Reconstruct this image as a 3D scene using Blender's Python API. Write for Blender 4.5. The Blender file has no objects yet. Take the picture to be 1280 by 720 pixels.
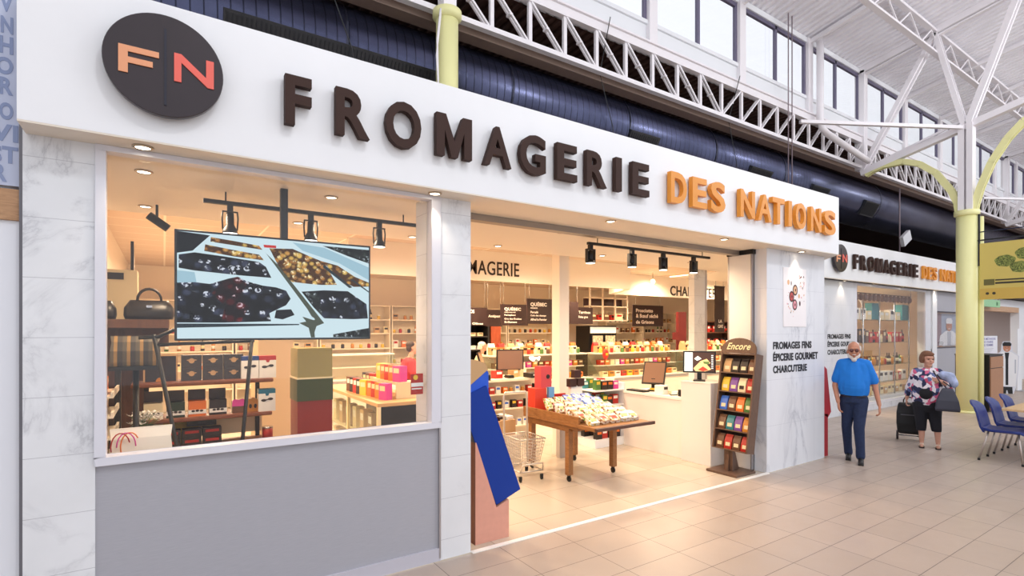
import bpy, math, random
from mathutils import Vector, Matrix, Euler
import numpy as np
PI = math.pi
random.seed(7)
sc = bpy.context.scene
col = sc.collection

# ------------------------------------------------------------------ camera
H = 1.85
cam = bpy.data.objects.new('camera', bpy.data.cameras.new('camera'))
col.objects.link(cam); sc.camera = cam
cam.location = (0, 0, H)
cam.rotation_euler = (PI/2, 0, -math.atan2(.55373, .83270))
cam.data.sensor_width = 36; cam.data.lens = 36*655/1280; cam.data.shift_y = 53/1280
cam.data.clip_start = .05; cam.data.clip_end = 300

# ------------------------------------------------------------------ view, world, lights
vs = sc.view_settings
vs.view_transform = 'Standard'; vs.look = 'None'; vs.gamma = 1; vs.use_curve_mapping = False
vs.exposure = 0.0
WORLD = 1.18; SHOP = 1.0; WARM = (1, .76, .52)
w = bpy.data.worlds.new('daylight'); sc.world = w; w.use_nodes = True
bg = w.node_tree.nodes['Background']
bg.inputs[0].default_value = (.90, .93, 1, 1); bg.inputs[1].default_value = WORLD
lc = []
def lamp(name, kind, loc, energy, color=(1, 1, 1), size=.1, rot=None, **k):
    L = bpy.data.lights.new(name, kind); L.energy = energy; L.color = color
    if kind == 'AREA': L.size = size; L.shape = k.get('shape', 'SQUARE')
    if kind == 'AREA' and 'sy' in k: L.shape = 'RECTANGLE'; L.size_y = k['sy']
    if kind in ('SPOT', 'POINT'): L.shadow_soft_size = size
    if kind == 'SPOT': L.spot_size = math.radians(k.get('ang', 120)); L.spot_blend = k.get('blend', .6)
    o = bpy.data.objects.new(name, L); col.objects.link(o); o.location = loc
    if rot: o.rotation_euler = rot
    return o
# downlights of the shop: one light under each recessed fitting row
for x in (.2, 1.3, 3.2, 4.6, 6.0):
    lamp('shop_light', 'SPOT', (x, 4.7, 2.86), 78*SHOP, WARM, .12, ang=165, blend=.9)
for y in (6.9, 9.0, 11.2):
    for x in (.6, 3.1, 5.6, 8.1, 10.6, 13.1):
        lamp('shop_light', 'SPOT', (x, y, 3.2), 300*SHOP, WARM, .15, ang=170, blend=.9)
for x in (13.2, 14.8, 16.3):
    lamp('shop_light', 'SPOT', (x, 6.6, 2.85), 190*SHOP, WARM, .12, ang=165, blend=.9)

# unseen point lamps added over and behind the viewer to brighten roof and shopfronts
for x in (2, 8, 14, 20, 27):
    lamp('mall_fill_light', 'POINT', (x, -1.5, 7.9), 330, (.95, .97, 1), .35)

# ------------------------------------------------------------------ helpers
c0, s0 = .83270, .55373
def P(u, v, ax, val):
    "world point seen at pixel (u, v) of the 1280x720 frame on the plane ax = val"
    a = u-640; d = (s0*655+c0*a, c0*655-s0*a, 413-v)
    k = 'xyz'.index(ax); t = (val-(H if ax == 'z' else 0))/d[k]
    return Vector((d[0]*t, d[1]*t, H+d[2]*t))

def tag(o, label=None, cat=None, group=None, kind=None):
    if label: o['label'] = label
    if cat: o['category'] = cat
    if group: o['group'] = group
    if kind: o['kind'] = kind
    return o
def thing(name, label, cat, loc=(0, 0, 0), rz=0, group=None):
    o = bpy.data.objects.new(name, None); col.objects.link(o)
    o.empty_display_size = .1
    o.location = loc; o.rotation_euler = (0, 0, rz)
    return tag(o, label, cat, group)
def dup(o, parent=None):
    c = o.copy(); col.objects.link(c)
    if parent: c.parent = parent
    for ch in list(o.children): dup(ch, c)
    return c
def place(proto, used, loc, rz=0, label=None, group=None, scale=None):
    o = proto if not used else dup(proto)
    o.location = loc; o.rotation_euler = (0, 0, rz)
    if scale: o.scale = scale
    if label: o['label'] = label
    if group: o['group'] = group
    return o

class MB:
    def __init__(s): s.v = []; s.f = []; s.m = []; s.sm = []
    def add(s, vs_, fs, m=0, smooth=False):
        b = len(s.v); s.v += [tuple(p) for p in vs_]
        for f in fs: s.f.append([b+i for i in f]); s.m.append(m); s.sm.append(smooth)
        return s
    def box(s, a, b, m=0, M=None):
        x0, y0, z0 = a; x1, y1, z1 = b
        if x0 > x1: x0, x1 = x1, x0
        if y0 > y1: y0, y1 = y1, y0
        if z0 > z1: z0, z1 = z1, z0
        p = [Vector(q) for q in ((x0,y0,z0),(x1,y0,z0),(x1,y1,z0),(x0,y1,z0),(x0,y0,z1),(x1,y0,z1),(x1,y1,z1),(x0,y1,z1))]
        if M: p = [M @ q for q in p]
        return s.add(p, [(3,2,1,0),(4,5,6,7),(0,1,5,4),(1,2,6,5),(2,3,7,6),(3,0,4,7)], m)
    def tube(s, pts, r, m=0, n=10, cap=True, smooth=True):
        pts = [Vector(p) for p in pts]; R = r if isinstance(r, (list, tuple)) else [r]*len(pts)
        rings = []; up = None
        for i, p in enumerate(pts):
            d = (pts[min(i+1, len(pts)-1)]-pts[max(i-1, 0)]).normalized()
            if up is None: up = d.orthogonal().normalized()
            up = (up-d*up.dot(d)).normalized(); q = d.cross(up)
            rings.append([p+(up*math.cos(2*PI*k/n)+q*math.sin(2*PI*k/n))*R[i] for k in range(n)])
        V = [x for rr in rings for x in rr]; F = []
        for i in range(len(pts)-1):
            for k in range(n):
                a = i*n+k; b = i*n+(k+1) % n; F.append((a, b, b+n, a+n))
        s.add(V, F, m, smooth)
        if cap:
            L = (len(pts)-1)*n
            s.add(rings[0], [tuple(range(n))[::-1]], m); s.add(rings[-1], [tuple(range(n))], m)
        return s
    def bar(s, a, b, w, h, m=0):
        "square bar from a to b"
        a = Vector(a); b = Vector(b); d = (b-a).normalized()
        up = Vector((0, 0, 1)) if abs(d.z) < .95 else Vector((0, 1, 0))
        q = d.cross(up).normalized(); up = q.cross(d)
        V = [p+q*sx*w/2+up*sz*h/2 for p in (a, b) for sx, sz in ((-1,-1),(1,-1),(1,1),(-1,1))]
        return s.add(V, [(3,2,1,0),(4,5,6,7),(0,1,5,4),(1,2,6,5),(2,3,7,6),(3,0,4,7)][0:6], m)
    def lathe(s, prof, c=(0, 0, 0), m=0, n=16, M=None, smooth=True):
        V = []; F = []
        for r, z in prof:
            for k in range(n):
                p = Vector((r*math.cos(2*PI*k/n), r*math.sin(2*PI*k/n), z))
                if M: p = M @ p
                V.append(p+Vector(c))
        for i in range(len(prof)-1):
            for k in range(n):
                a = i*n+k; b = i*n+(k+1) % n; F.append((a, b, b+n, a+n))
        s.add(V, F, m, smooth)
        s.add(V[:n], [tuple(range(n))[::-1]], m); s.add(V[-n:], [tuple(range(n))], m)
        return s
    def prism(s, poly, a0, a1, ax='y', m=0, M=None):
        "polygon in the other two axes extruded along ax"
        def mk(p, t):
            q = {'y': (p[0], t, p[1]), 'x': (t, p[0], p[1]), 'z': (p[0], p[1], t)}[ax]
            return M @ Vector(q) if M else Vector(q)
        n = len(poly); V = [mk(p, a0) for p in poly]+[mk(p, a1) for p in poly]
        F = [tuple(range(n)), tuple(range(n, 2*n))[::-1]]+[(i, i+n, (i+1) % n+n, (i+1) % n) for i in range(n)]
        return s.add(V, F, m)
    def ell(s, c, r, m=0, n=12, k=8, M=None):
        V = []; F = []
        for i in range(k+1):
            t = PI*i/k
            for j in range(n):
                p = Vector((r[0]*math.sin(t)*math.cos(2*PI*j/n), r[1]*math.sin(t)*math.sin(2*PI*j/n), r[2]*math.cos(t)))
                if M: p = M @ p
                V.append(p+Vector(c))
        for i in range(k):
            for j in range(n):
                a = i*n+j; b = i*n+(j+1) % n; F.append((a+n, b+n, b, a))
        return s.add(V, F, m, True)
    def build(s, name, mats, parent=None, bev=0, loc=None, rz=0, seg=2, fix=True):
        me = bpy.data.meshes.new(name); me.from_pydata(s.v, [], s.f)
        if not isinstance(mats, (list, tuple)): mats = [mats]
        for q in mats: me.materials.append(q)
        me.polygons.foreach_set('material_index', s.m); me.polygons.foreach_set('use_smooth', s.sm)
        if fix:
            import bmesh
            bm = bmesh.new(); bm.from_mesh(me); bmesh.ops.remove_doubles(bm, verts=bm.verts, dist=1e-5)
            bmesh.ops.recalc_face_normals(bm, faces=bm.faces); bm.to_mesh(me); bm.free()
        me.update()
        o = bpy.data.objects.new(name, me); col.objects.link(o)
        if parent: o.parent = parent
        if loc: o.location = loc
        if rz: o.rotation_euler = (0, 0, rz)
        if bev:
            b = o.modifiers.new('bevel', 'BEVEL'); b.width = bev; b.segments = seg; b.limit_method = 'ANGLE'
        return o
def struct(name, mb, mats, **k):
    o = mb.build(name, mats, **k)
    if not k.get('parent'): o['kind'] = 'structure'
    return o
def B(a, b, m=0): return MB().box(a, b, m)

# ------------------------------------------------------------------ materials
class NT:
    def __init__(s, name):
        s.mat = bpy.data.materials.new(name); s.mat.use_nodes = True; s.t = s.mat.node_tree
        s.bsdf = s.t.nodes['Principled BSDF']; s.out = s.t.nodes['Material Output']
    def n(s, kind, **k):
        q = s.t.nodes.new(kind)
        for a, b in k.items(): setattr(q, a, b)
        return q
    def l(s, a, b): s.t.links.new(a, b)
    def pos(s, scale=(1, 1, 1), loc=(0, 0, 0), rot=(0, 0, 0)):
        tc = s.n('ShaderNodeTexCoord'); mp = s.n('ShaderNodeMapping')
        mp.inputs['Scale'].default_value = scale; mp.inputs['Location'].default_value = loc; mp.inputs['Rotation'].default_value = rot
        s.l(tc.outputs['Object'], mp.inputs[0]); return mp.outputs[0]
    def noise(s, vec, scale, detail=3, rough=.5, dist=0):
        q = s.n('ShaderNodeTexNoise'); q.inputs['Scale'].default_value = scale; q.inputs['Detail'].default_value = detail
        q.inputs['Roughness'].default_value = rough; q.inputs['Distortion'].default_value = dist
        s.l(vec, q.inputs['Vector']); return q
    def ramp(s, fac, stops, interp='LINEAR'):
        q = s.n('ShaderNodeValToRGB'); q.color_ramp.interpolation = interp
        e = q.color_ramp.elements
        while len(e) < len(stops): e.new(.5)
        for i, (p, c) in enumerate(stops): e[i].position = p; e[i].color = (*c, 1) if len(c) == 3 else c
        s.l(fac, q.inputs[0]); return q.outputs[0]
    def math(s, op, a, b=None, clamp=False):
        q = s.n('ShaderNodeMath', operation=op, use_clamp=clamp)
        for i, x in enumerate((a, b)):
            if x is None: continue
            if isinstance(x, (int, float)): q.inputs[i].default_value = x
            else: s.l(x, q.inputs[i])
        return q.outputs[0]
    def mix(s, fac, a, b, blend='MIX'):
        q = s.n('ShaderNodeMix', data_type='RGBA', blend_type=blend)
        for i, x in ((0, fac), (6, a), (7, b)):
            if isinstance(x, (int, float)): q.inputs[i].default_value = x
            elif isinstance(x, tuple): q.inputs[i].default_value = (*x, 1)
            else: s.l(x, q.inputs[i])
        return q.outputs[2]
    def bump(s, h, strength=.3, dist=.01):
        q = s.n('ShaderNodeBump'); q.inputs['Strength'].default_value = strength; q.inputs['Distance'].default_value = dist
        s.l(h, q.inputs['Height']); s.l(q.outputs[0], s.bsdf.inputs['Normal'])
def srgb(h):
    h = h.lstrip('#'); v = [int(h[i:i+2], 16)/255 for i in (0, 2, 4)]
    return tuple(x/12.92 if x <= .04045 else ((x+.055)/1.055)**2.4 for x in v)
_mc = {}
def mat(name, c, rough=.5, metal=0, var=0, scale=30, bump=0, em=0, emc=None, spec=None, coat=0):
    "principled material with a little procedural variation of its own colour"
    if name in _mc: return _mc[name]
    if isinstance(c, str): c = srgb(c)
    m = NT(name); b = m.bsdf
    b.inputs['Base Color'].default_value = (*c, 1); b.inputs['Roughness'].default_value = rough; b.inputs['Metallic'].default_value = metal
    if coat: b.inputs['Coat Weight'].default_value = coat
    if spec is not None: b.inputs['Specular IOR Level'].default_value = spec
    if var or bump:
        nz = m.noise(m.pos(), scale, 4)
        if var:
            lo = tuple(x*(1-var) for x in c); hi = tuple(min(1, x*(1+var)) for x in c)
            m.l(m.ramp(nz.outputs[0], [(.3, lo), (.7, hi)]), b.inputs['Base Color'])
        if bump: m.bump(nz.outputs[0], bump)
    if em:
        b.inputs['Emission Color'].default_value = (*(emc or c), 1); b.inputs['Emission Strength'].default_value = em
    _mc[name] = m.mat; m.mat.diffuse_color = (*c, 1)
    return m.mat
def marble(name, base, vein, tilew, tileh, lx, lz, seam, strength=1.0, vscale=1.0, stretch=1.0):
    m = NT(name); v = m.pos((1, 1, stretch))
    n1 = m.noise(v, 1.6*vscale, 8, .62, .6)
    d = m.math('ABSOLUTE', m.math('SUBTRACT', n1.outputs[0], .5))
    veins = m.ramp(d, [(0, (1, 1, 1)), (.012, (.45,)*3), (.05, (0, 0, 0))])
    n2 = m.noise(m.pos((1, 1, stretch), (5, 3, 8)), 1.1*vscale, 4, .5, .3)
    msk = m.ramp(n2.outputs[0], [(.45, (0, 0, 0)), (.65, (1, 1, 1))])
    n3 = m.noise(v, .9*vscale, 5, .6)
    cloud = m.ramp(n3.outputs[0], [(.35, base), (.75, tuple(x*.86 for x in base))])
    f = m.math('MULTIPLY', m.math('MULTIPLY', veins, msk), strength)
    c = m.mix(f, cloud, vein)
    # tile seams: (x or y runs along the wall, z up)
    tc = m.n('ShaderNodeTexCoord'); sp = m.n('ShaderNodeSeparateXYZ'); m.l(tc.outputs['Object'], sp.inputs[0])
    def line(o, pitch, off):
        q = m.math('FRACT', m.math('DIVIDE', m.math('SUBTRACT', o, off-100*pitch), pitch))
        return m.math('LESS_THAN', m.math('MULTIPLY', m.math('MINIMUM', q, m.math('SUBTRACT', 1.0, q)), pitch), .0018)
    s_ = line(sp.outputs[2], tileh, lz)
    if tilew: s_ = m.math('MAXIMUM', s_, line(sp.outputs[0], tilew, lx))
    c = m.mix(m.math('MULTIPLY', s_, .6), c, seam)
    m.l(c, m.bsdf.inputs['Base Color']); m.bsdf.inputs['Roughness'].default_value = .22
    return m.mat
def tilefloor(name, base, grout, tw, th, ox, oy, gw, rough, contrast=.08):
    m = NT(name)
    tc = m.n('ShaderNodeTexCoord'); sp = m.n('ShaderNodeSeparateXYZ'); m.l(tc.outputs['Object'], sp.inputs[0])
    def cell(o, pitch, off):
        a = m.math('DIVIDE', m.math('SUBTRACT', o, off-100*pitch), pitch)
        q = m.math('FRACT', a)
        return m.math('FLOOR', a), m.math('LESS_THAN', m.math('MULTIPLY', m.math('MINIMUM', q, m.math('SUBTRACT', 1.0, q)), pitch), gw)
    ix, gx = cell(sp.outputs[0], tw, ox); iy, gy = cell(sp.outputs[1], th, oy)
    cb = m.n('ShaderNodeCombineXYZ'); m.l(ix, cb.inputs[0]); m.l(iy, cb.inputs[1])
    wn = m.n('ShaderNodeTexWhiteNoise', noise_dimensions='2D'); m.l(cb.outputs[0], wn.inputs['Vector'])
    a = m.ramp(wn.outputs['Value'], [(0, tuple(x*(1-contrast) for x in base)), (1, tuple(min(1, x*(1+contrast)) for x in base))])
    sp2 = m.noise(m.pos(), 90, 2); g = m.ramp(sp2.outputs[0], [(.3, (.93,)*3), (.7, (1, 1, 1))])
    c = m.mix(.6, a, g, 'MULTIPLY')
    c = m.mix(m.math('MAXIMUM', gx, gy), c, grout)
    m.l(c, m.bsdf.inputs['Base Color'])
    n2 = m.noise(m.pos(), 3, 3); m.l(m.ramp(n2.outputs[0], [(.3, (rough*.8,)*3), (.7, (rough*1.2,)*3)]), m.bsdf.inputs['Roughness'])
    return m.mat
def glassmat(name, tint=(1, 1, 1), refl=.7):
    "thin pane: clear, with fresnel reflection"
    m = NT(name); m.t.nodes.remove(m.bsdf)
    tr = m.n('ShaderNodeBsdfTransparent'); tr.inputs[0].default_value = (*tint, 1)
    gl = m.n('ShaderNodeBsdfGlossy'); gl.inputs['Roughness'].default_value = 0; gl.inputs[0].default_value = (refl,)*3+(1,)
    fr = m.n('ShaderNodeFresnel'); ge = m.n('ShaderNodeNewGeometry')
    ior = m.n('ShaderNodeMapRange'); m.l(ge.outputs['Backfacing'], ior.inputs[0]); ior.inputs[3].default_value = 1.45; ior.inputs[4].default_value = 1/1.45
    m.l(ior.outputs[0], fr.inputs[0])
    mx = m.n('ShaderNodeMixShader'); m.l(fr.outputs[0], mx.inputs[0]); m.l(tr.outputs[0], mx.inputs[1]); m.l(gl.outputs[0], mx.inputs[2])
    m.l(mx.outputs[0], m.out.inputs[0]); return m.mat
def woodmat(name, c1, c2, scale=(1, 12, 1), rough=.45):
    m = NT(name); nz = m.noise(m.pos(scale), 5, 5, .6, .8)
    m.l(m.ramp(nz.outputs[0], [(.3, c1), (.7, c2)]), m.bsdf.inputs['Base Color']); m.bsdf.inputs['Roughness'].default_value = rough
    return m.mat
white = mat('white_paint', '#eef0f3', .45)
fascia_m = mat('fascia_white', '#f0f1f3', .35, var=.01, scale=3)
steel_w = mat('white_steel_paint', '#f4f0f3', .4)
black = mat('black_metal', '#141416', .4)
dark = mat('dark_grey', '#2b2b2e', .5)
chrome = mat('bright_steel', '#c9c9cc', .25, 1)
alu = mat('brushed_aluminium', '#b9b6b8', .35, .8)
G = glassmat('clear_glass'); G2 = glassmat('shelf_glass', (.92, .97, .95))
cream = mat('cream_paint', '#f3e3cd', .6)
ceil_m = mat('shop_ceiling_paint', '#ecdccb', .7)

# text -> mesh with an exact bounding box, lying in the plane facing -Y
_tc = {}
def glyphs(s, bold=0., ext=.0, shear=0., res=4):
    key = (s, bold, ext, shear)
    if key in _tc: return _tc[key]
    cu = bpy.data.curves.new('t', 'FONT'); cu.body = s; cu.size = 1; cu.offset = bold; cu.extrude = ext; cu.shear = shear; cu.resolution_u = res
    cu.space_character = 1.06 if bold else 1
    ob = bpy.data.objects.new('t', cu); col.objects.link(ob)
    dg = bpy.context.evaluated_depsgraph_get(); me = bpy.data.meshes.new_from_object(ob.evaluated_get(dg))
    V = [tuple(v.co) for v in me.vertices]; F = [tuple(p.vertices) for p in me.polygons]
    bpy.data.objects.remove(ob); bpy.data.curves.remove(cu); bpy.data.meshes.remove(me)
    _tc[key] = (V, F); return V, F
def text_into(mb, s, x0, x1, z0, z1, y0, y1=None, m=0, bold=.01, M=None, shear=0):
    "s fills the box x0..x1, z0..z1; y0 is its front, y1 its back"
    V, F = glyphs(s, bold, 0. if y1 is None else .5, shear)
    xs = [p[0] for p in V]; ys = [p[1] for p in V]; a, b, c, d = min(xs), max(xs), min(ys), max(ys)
    out = []
    for p in V:
        q = Vector((x0+(p[0]-a)/(b-a)*(x1-x0), y0 if y1 is None else (y0 if p[2] > 0 else y1), z0+(p[1]-c)/(d-c)*(z1-z0)))
        out.append(M @ q if M else q)
    return mb.add(out, F, m)
def facing(loc, ang):
    "local frame: x right as read, -y toward the reader; ang turns it about z"
    return Matrix.Translation(Vector(loc)) @ Matrix.Rotation(ang, 4, 'Z')
# ================================================================== THE SETTING
TW, TH, OX, OY = .596, .32, 2.984, 3.511
mall_floor_m = tilefloor('mall_floor_tiles', srgb('#b5a598'), srgb('#6b605a'), TW, TH, OX, OY, .0028, .38, .04)
shop_floor_m = tilefloor('shop_floor_tiles', srgb('#c9bba9'), srgb('#9a8c7c'), TW, TH*2, OX, OY, .003, .2, .08)
struct('floor', B((-14, -14, -.1), (60, 3.80, 0)).box((8.02, 3.80, -.1), (60, 5.55, 0)).box((20.2, 5.55, -.1), (60, 24, 0)), mall_floor_m)
struct('floor', B((-.64, 3.80, -.1), (8.02, 20, 0)).box((8.02, 5.55, -.1), (20.2, 20, 0)), shop_floor_m)
struct('trim_1', B((2.133, 3.79, 0), (6.515, 3.84, .007)), mat('threshold_strip', '#f7f4ee', .3))
marble_m = marble('marble_cladding', srgb('#eceef1'), srgb('#8e8f98'), 0, .33, 0, .16, srgb('#a5a6ad'), .75)
marble_r = marble('marble_cladding_wide', srgb('#e9ebf0'), srgb('#a3a6b2'), .60, .60, 6.51, 0, srgb('#b9bcc6'), .6, 1.1, .35)
struct('wall_front_left', B((-.636, 3.83, 0), (-.327, 4.1, 3.3)), marble_m)
struct('wall_front_middle', B((1.853, 3.83, 0), (2.133, 3.93, 2.93)).box((1.77, 3.905, 0), (1.853, 3.93, 2.93)).box((1.77, 3.93, 0), (2.04, 4.12, 2.93)), marble_m)
struct('wall_front_right', B((6.515, 3.83, 0), (8.0, 4.0, 2.93)).box((6.56, 4.0, 0), (7.9, 4.35, 2.93)), marble_r)
# panel under the big window, and its skirting
pm = NT('grey_wall_panel'); nz = pm.noise(pm.pos((2, 1, 60)), 6, 5, .6)
pm.l(pm.ramp(nz.outputs[0], [(.3, srgb('#a6a6ae')), (.7, srgb('#b1b1b8'))]), pm.bsdf.inputs['Base Color']); pm.bsdf.inputs['Roughness'].default_value = .5
grey_panel = pm.mat
struct('wall_under_window', B((-.327, 3.845, .1), (1.853, 4.0, 1.07)), grey_panel)
struct('baseboard_front', B((-.327, 3.825, 0), (1.853, 3.99, .1)), mat('grey_skirting', '#c4c2cc', .4))
struct('trim_2', B((1.842, 3.822, .02), (1.856, 3.85, 1.07)), alu)
# the big window
wf = mat('window_frame_paint', '#dedee6', .3)
win = struct('window_1', MB().box((-.327, 3.81, 1.068), (1.853, 3.90, 1.117)).box((-.327, 3.81, 2.887), (1.853, 3.90, 2.92))
  .box((-.327, 3.81, 1.117), (-.276, 3.90, 2.887)).box((1.77, 3.81, 1.117), (1.853, 3.90, 2.887)), wf, bev=.004)
B((-.276, 3.868, 1.117), (1.77, 3.874, 2.887)).build('pane', G, win)
# fascia of the first shopfront (chamfered far end) and its soffit
def fascia(dx, dy, x1, cham=True):
    poly = [(-.623+dx, 3.62+dy), (x1, 3.62+dy)]+([(x1+.49, 4.10+dy), (x1+.49, 4.4+dy)] if cham else [(x1, 4.4+dy)])+[(-.623+dx, 4.4+dy)]
    return poly
m_ = MB().prism([(-.623, 3.62), (7.97, 3.62), (8.46, 4.10), (8.46, 4.3), (8.3, 4.3), (7.9, 3.8), (-.623, 3.8)], 2.93, 3.73, 'z')
struct('trim_3', m_, fascia_m)
soff_m = mat('soffit_paint', '#e6dccd', .5)
struct('ceiling', MB().prism([(-.623, 3.621), (7.97, 3.621), (8.46, 4.10), (8.46, 5.85), (-.7, 5.85), (-.7, 4.1), (-.623, 4.1)], 2.92, 2.93, 'z').box((8.46, 5.4, 2.92), (20.3, 7.0, 2.93)), soff_m)
# neighbour on the left: white wall, wood rail, lettered sign
struct('wall_left_neighbour', B((-2.2, 3.9, 0), (-.655, 4.1, 2.45)), mat('neighbour_white', '#eceef4', .5))
struct('trim_4', B((-.655, 3.86, 0), (-.636, 4.1, 3.7)), mat('dark_joint', '#77757b', .5))
t = thing('wooden_rail', 'short horizontal light wood rail under the blue lettered sign at far left', 'rail', (-1.4, 3.88, 2.45))
B((-.8, 0, 0), (.744, .12, .17)).build('board', woodmat('pale_oak', srgb('#a67c57'), srgb('#c69a72'), (2, 12, 12)), t, bev=.003)
t = thing('lettered_sign', 'pale blue sign board with bluish grey serif capitals at far left edge', 'sign', (-1.4, 3.9, 2.64))
B((-.8, 0, 0), (.745, .1, 1.6)).build('panel', mat('pale_blue_sign', '#c7cfe6', .5), t)
lt = MB()
rows = [('V', 7), ('ON', 34), ('H', 59), ('LO', 85), ('R', 110), ('O', 141), ('VI', 168), ('ST', 195), ('R', 218)]
for k, (s_, v) in enumerate(rows):
    q = P(20, v, 'y', 3.9); hh = .047
    x1 = (.735 if s_ in ('VI', 'ST') else .69 if s_ == 'R' and v > 200 else .715)
    ww = .056*len(s_)
    text_into(lt, s_, x1-ww, x1, q.z-2.64-hh, q.z-2.64+hh, -.003, 0, bold=.035)
lt.build('lettering', mat('bluish_grey_letters', '#8f9dc2', .5), t)
# return wall, second shopfront
marble2 = marble('marble_cladding_second', srgb('#e6e8ee'), srgb('#a3a6b2'), .60, .60, 11, 0, srgb('#b9bcc6'), .6, 1.1, .35)
struct('wall_side_return', MB().prism([(8.0, 4.02), (8.3, 4.02), (11.2, 5.5), (11.2, 5.68), (8.2, 4.2), (8.0, 4.2)], 0, 2.92, 'z'), marble2)
struct('wall_second_front', B((11.2, 5.5, 0), (12.89, 5.7, 2.93)).box((12.89, 5.5, 0), (16.88, 5.7, .14)).box((16.88, 5.5, 0), (17.2, 5.7, 2.93)), marble2)
struct('wall_second_front_grey', B((17.2, 5.48, 0), (20.2, 5.68, 1.35)).box((17.55, 5.48, 2.38), (20.2, 5.68, 2.93)).box((17.2, 5.46, 0), (17.5, 5.66, 2.93), 1), [grey_panel, white])
struct('trim_5', MB().box((8.46, 5.32, 2.93), (20.2, 5.5, 3.73)), fascia_m)
struct('ceiling', B((8.2, 5.321, 2.92), (20.2, 5.6, 2.93)), soff_m)
w2 = struct('window_2', MB().box((12.89, 5.5, .14), (16.88, 5.56, .2)).box((12.89, 5.5, 2.86), (16.88, 5.56, 2.92)).box((12.89, 5.5, .2), (12.95, 5.56, 2.86)).box((16.82, 5.5, .2), (16.88, 5.56, 2.86)), wf)
B((12.95, 5.53, .2), (16.82, 5.535, 2.86)).build('pane', G, w2)
w3 = struct('window_3', MB().box((17.5, 5.5, 2.34), (20.2, 5.56, 2.39)).box((17.5, 5.5, 1.35), (20.2, 5.56, 1.39)), mat('dark_window_bar', '#4a4850', .4))
B((17.5, 5.53, 1.39), (20.2, 5.535, 2.34)).build('pane', G, w3)
# inside of the shop: walls and main ceiling
wall_in = mat('shop_wall_cream', '#f3e6d4', .65)
struct('wall_shop_left', B((-.72, 4.1, 0), (-.64, 14.2, 3.35)), wall_in)
struct('wall_shop_back', B((-.72, 14.2, 0), (20.3, 14.35, 3.35)), wall_in)
struct('wall_shop_right', B((20.2, 5.5, 0), (20.3, 14.35, 3.35)), wall_in)
cm = NT('shop_ceiling_tiles'); tc = cm.n('ShaderNodeTexCoord'); sp = cm.n('ShaderNodeSeparateXYZ'); cm.l(tc.outputs['Object'], sp.inputs[0])
def ln(o, p, wd):
    q = cm.math('FRACT', cm.math('DIVIDE', o, p)); return cm.math('LESS_THAN', q, wd/p)
g_ = cm.math('MAXIMUM', ln(sp.outputs[0], 1.2, .03), ln(sp.outputs[1], .6, .02))
cm.l(cm.mix(g_, srgb('#d9c3ad'), srgb('#f6ead9')), cm.bsdf.inputs['Base Color']); cm.bsdf.inputs['Roughness'].default_value = .8
struct('ceiling', B((-.72, 5.85, 3.3), (20.3, 14.3, 3.36)), cm.mat)
struct('trim_6', B((-.64, 5.8, 2.93), (8.4, 5.85, 3.3)), soff_m)
# track of the sliding doors in the soffit and the stacked white door leaves
struct('trim_7', B((2.133, 4.17, 2.86), (6.56, 4.27, 2.92)), mat('door_track', '#9a9188', .4, .5))
d = struct('door_1', B((6.46, 4.02, .01), (6.50, 4.34, 2.86)), mat('door_leaf', '#f2ede6', .35), bev=.003)
B((6.455, 4.005, .01), (6.505, 4.02, 2.88)).box((6.455, 4.34, .01), (6.505, 4.355, 2.88)).build('edge_profile', alu, d)
B((6.44, 3.98, 2.86), (6.515, 4.36, 2.92)).build('track_cover', black, d)
# small bulkheads above the counters inside
struct('trim_8', MB().prism([(2.4, 8.2), (8.6, 8.2), (9.4, 9.5), (16.5, 9.5), (16.5, 9.6), (9.3, 9.6), (8.5, 8.3), (2.4, 8.3)], 2.76, 3.3, 'z'), mat('bulkhead_paint', '#f8f0e2', .6))

# ---------------------------------------------------------------- mall roof
YT = 6.3
struct('wall_clerestory', MB().box((-10, YT+.04, 6.72), (52, YT+.12, 7.22)).box((-10, YT, 6.86), (52, YT+.1, 6.90)).box((-10, YT, 7.20), (52, YT+.14, 7.27)).box((-10, YT, 8.5), (52, YT+.14, 8.62)), white)
px = [12.46+2.66*k for k in range(-8, 15)]
bar_m = mat('window_bar_grey', '#6c6780', .4)
for k, x in enumerate(px):
    wn_ = struct('window_%d' % (k+4), MB().box((x+.1, YT+.03, 7.27), (x+.16, YT+.09, 8.5)).box((x+1.30, YT+.03, 7.27), (x+1.37, YT+.09, 8.5)).box((x+2.5, YT+.03, 7.27), (x+2.56, YT+.09, 8.5)).box((x+.16, YT+.03, 8.42), (x+2.5, YT+.09, 8.5)), bar_m)
    B((x+.16, YT+.055, 7.27), (x+2.5, YT+.06, 8.42)).build('pane', G, wn_)
post = MB()
for x in px: post.box((x-.1, YT-.04, 6.8), (x+.1, YT+.1, 8.6))
struct('trim_9', post, steel_w)
# corrugated deck
def corrug(x0, x1, pitch, depth):
    out = []; x = x0
    while x < x1: out += [(x, 0), (x+pitch*.4, 0), (x+pitch*.5, depth), (x+pitch*.9, depth)]; x += pitch
    return out
pr = corrug(-10, 52, .19, .05); V = []; F = []
y0_, z0_, y1_, z1_ = YT+.14, 8.60, -5.5, 8.60+.19*11.94
for x, d_ in pr: V += [(x, y0_, z0_+d_), (x, y1_, z1_+d_)]
for i in range(len(pr)-1): F.append((2*i, 2*i+1, 2*i+3, 2*i+2))
mb = MB().add(V, F)
mb.add([(-10, y0_, z0_+.12), (52, y0_, z0_+.12), (52, y1_, z1_+.12), (-10, y1_, z1_+.12)], [(0, 1, 2, 3)])
struct('ceiling', mb, mat('white_deck', '#f7f5fa', .5), fix=False)
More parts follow.
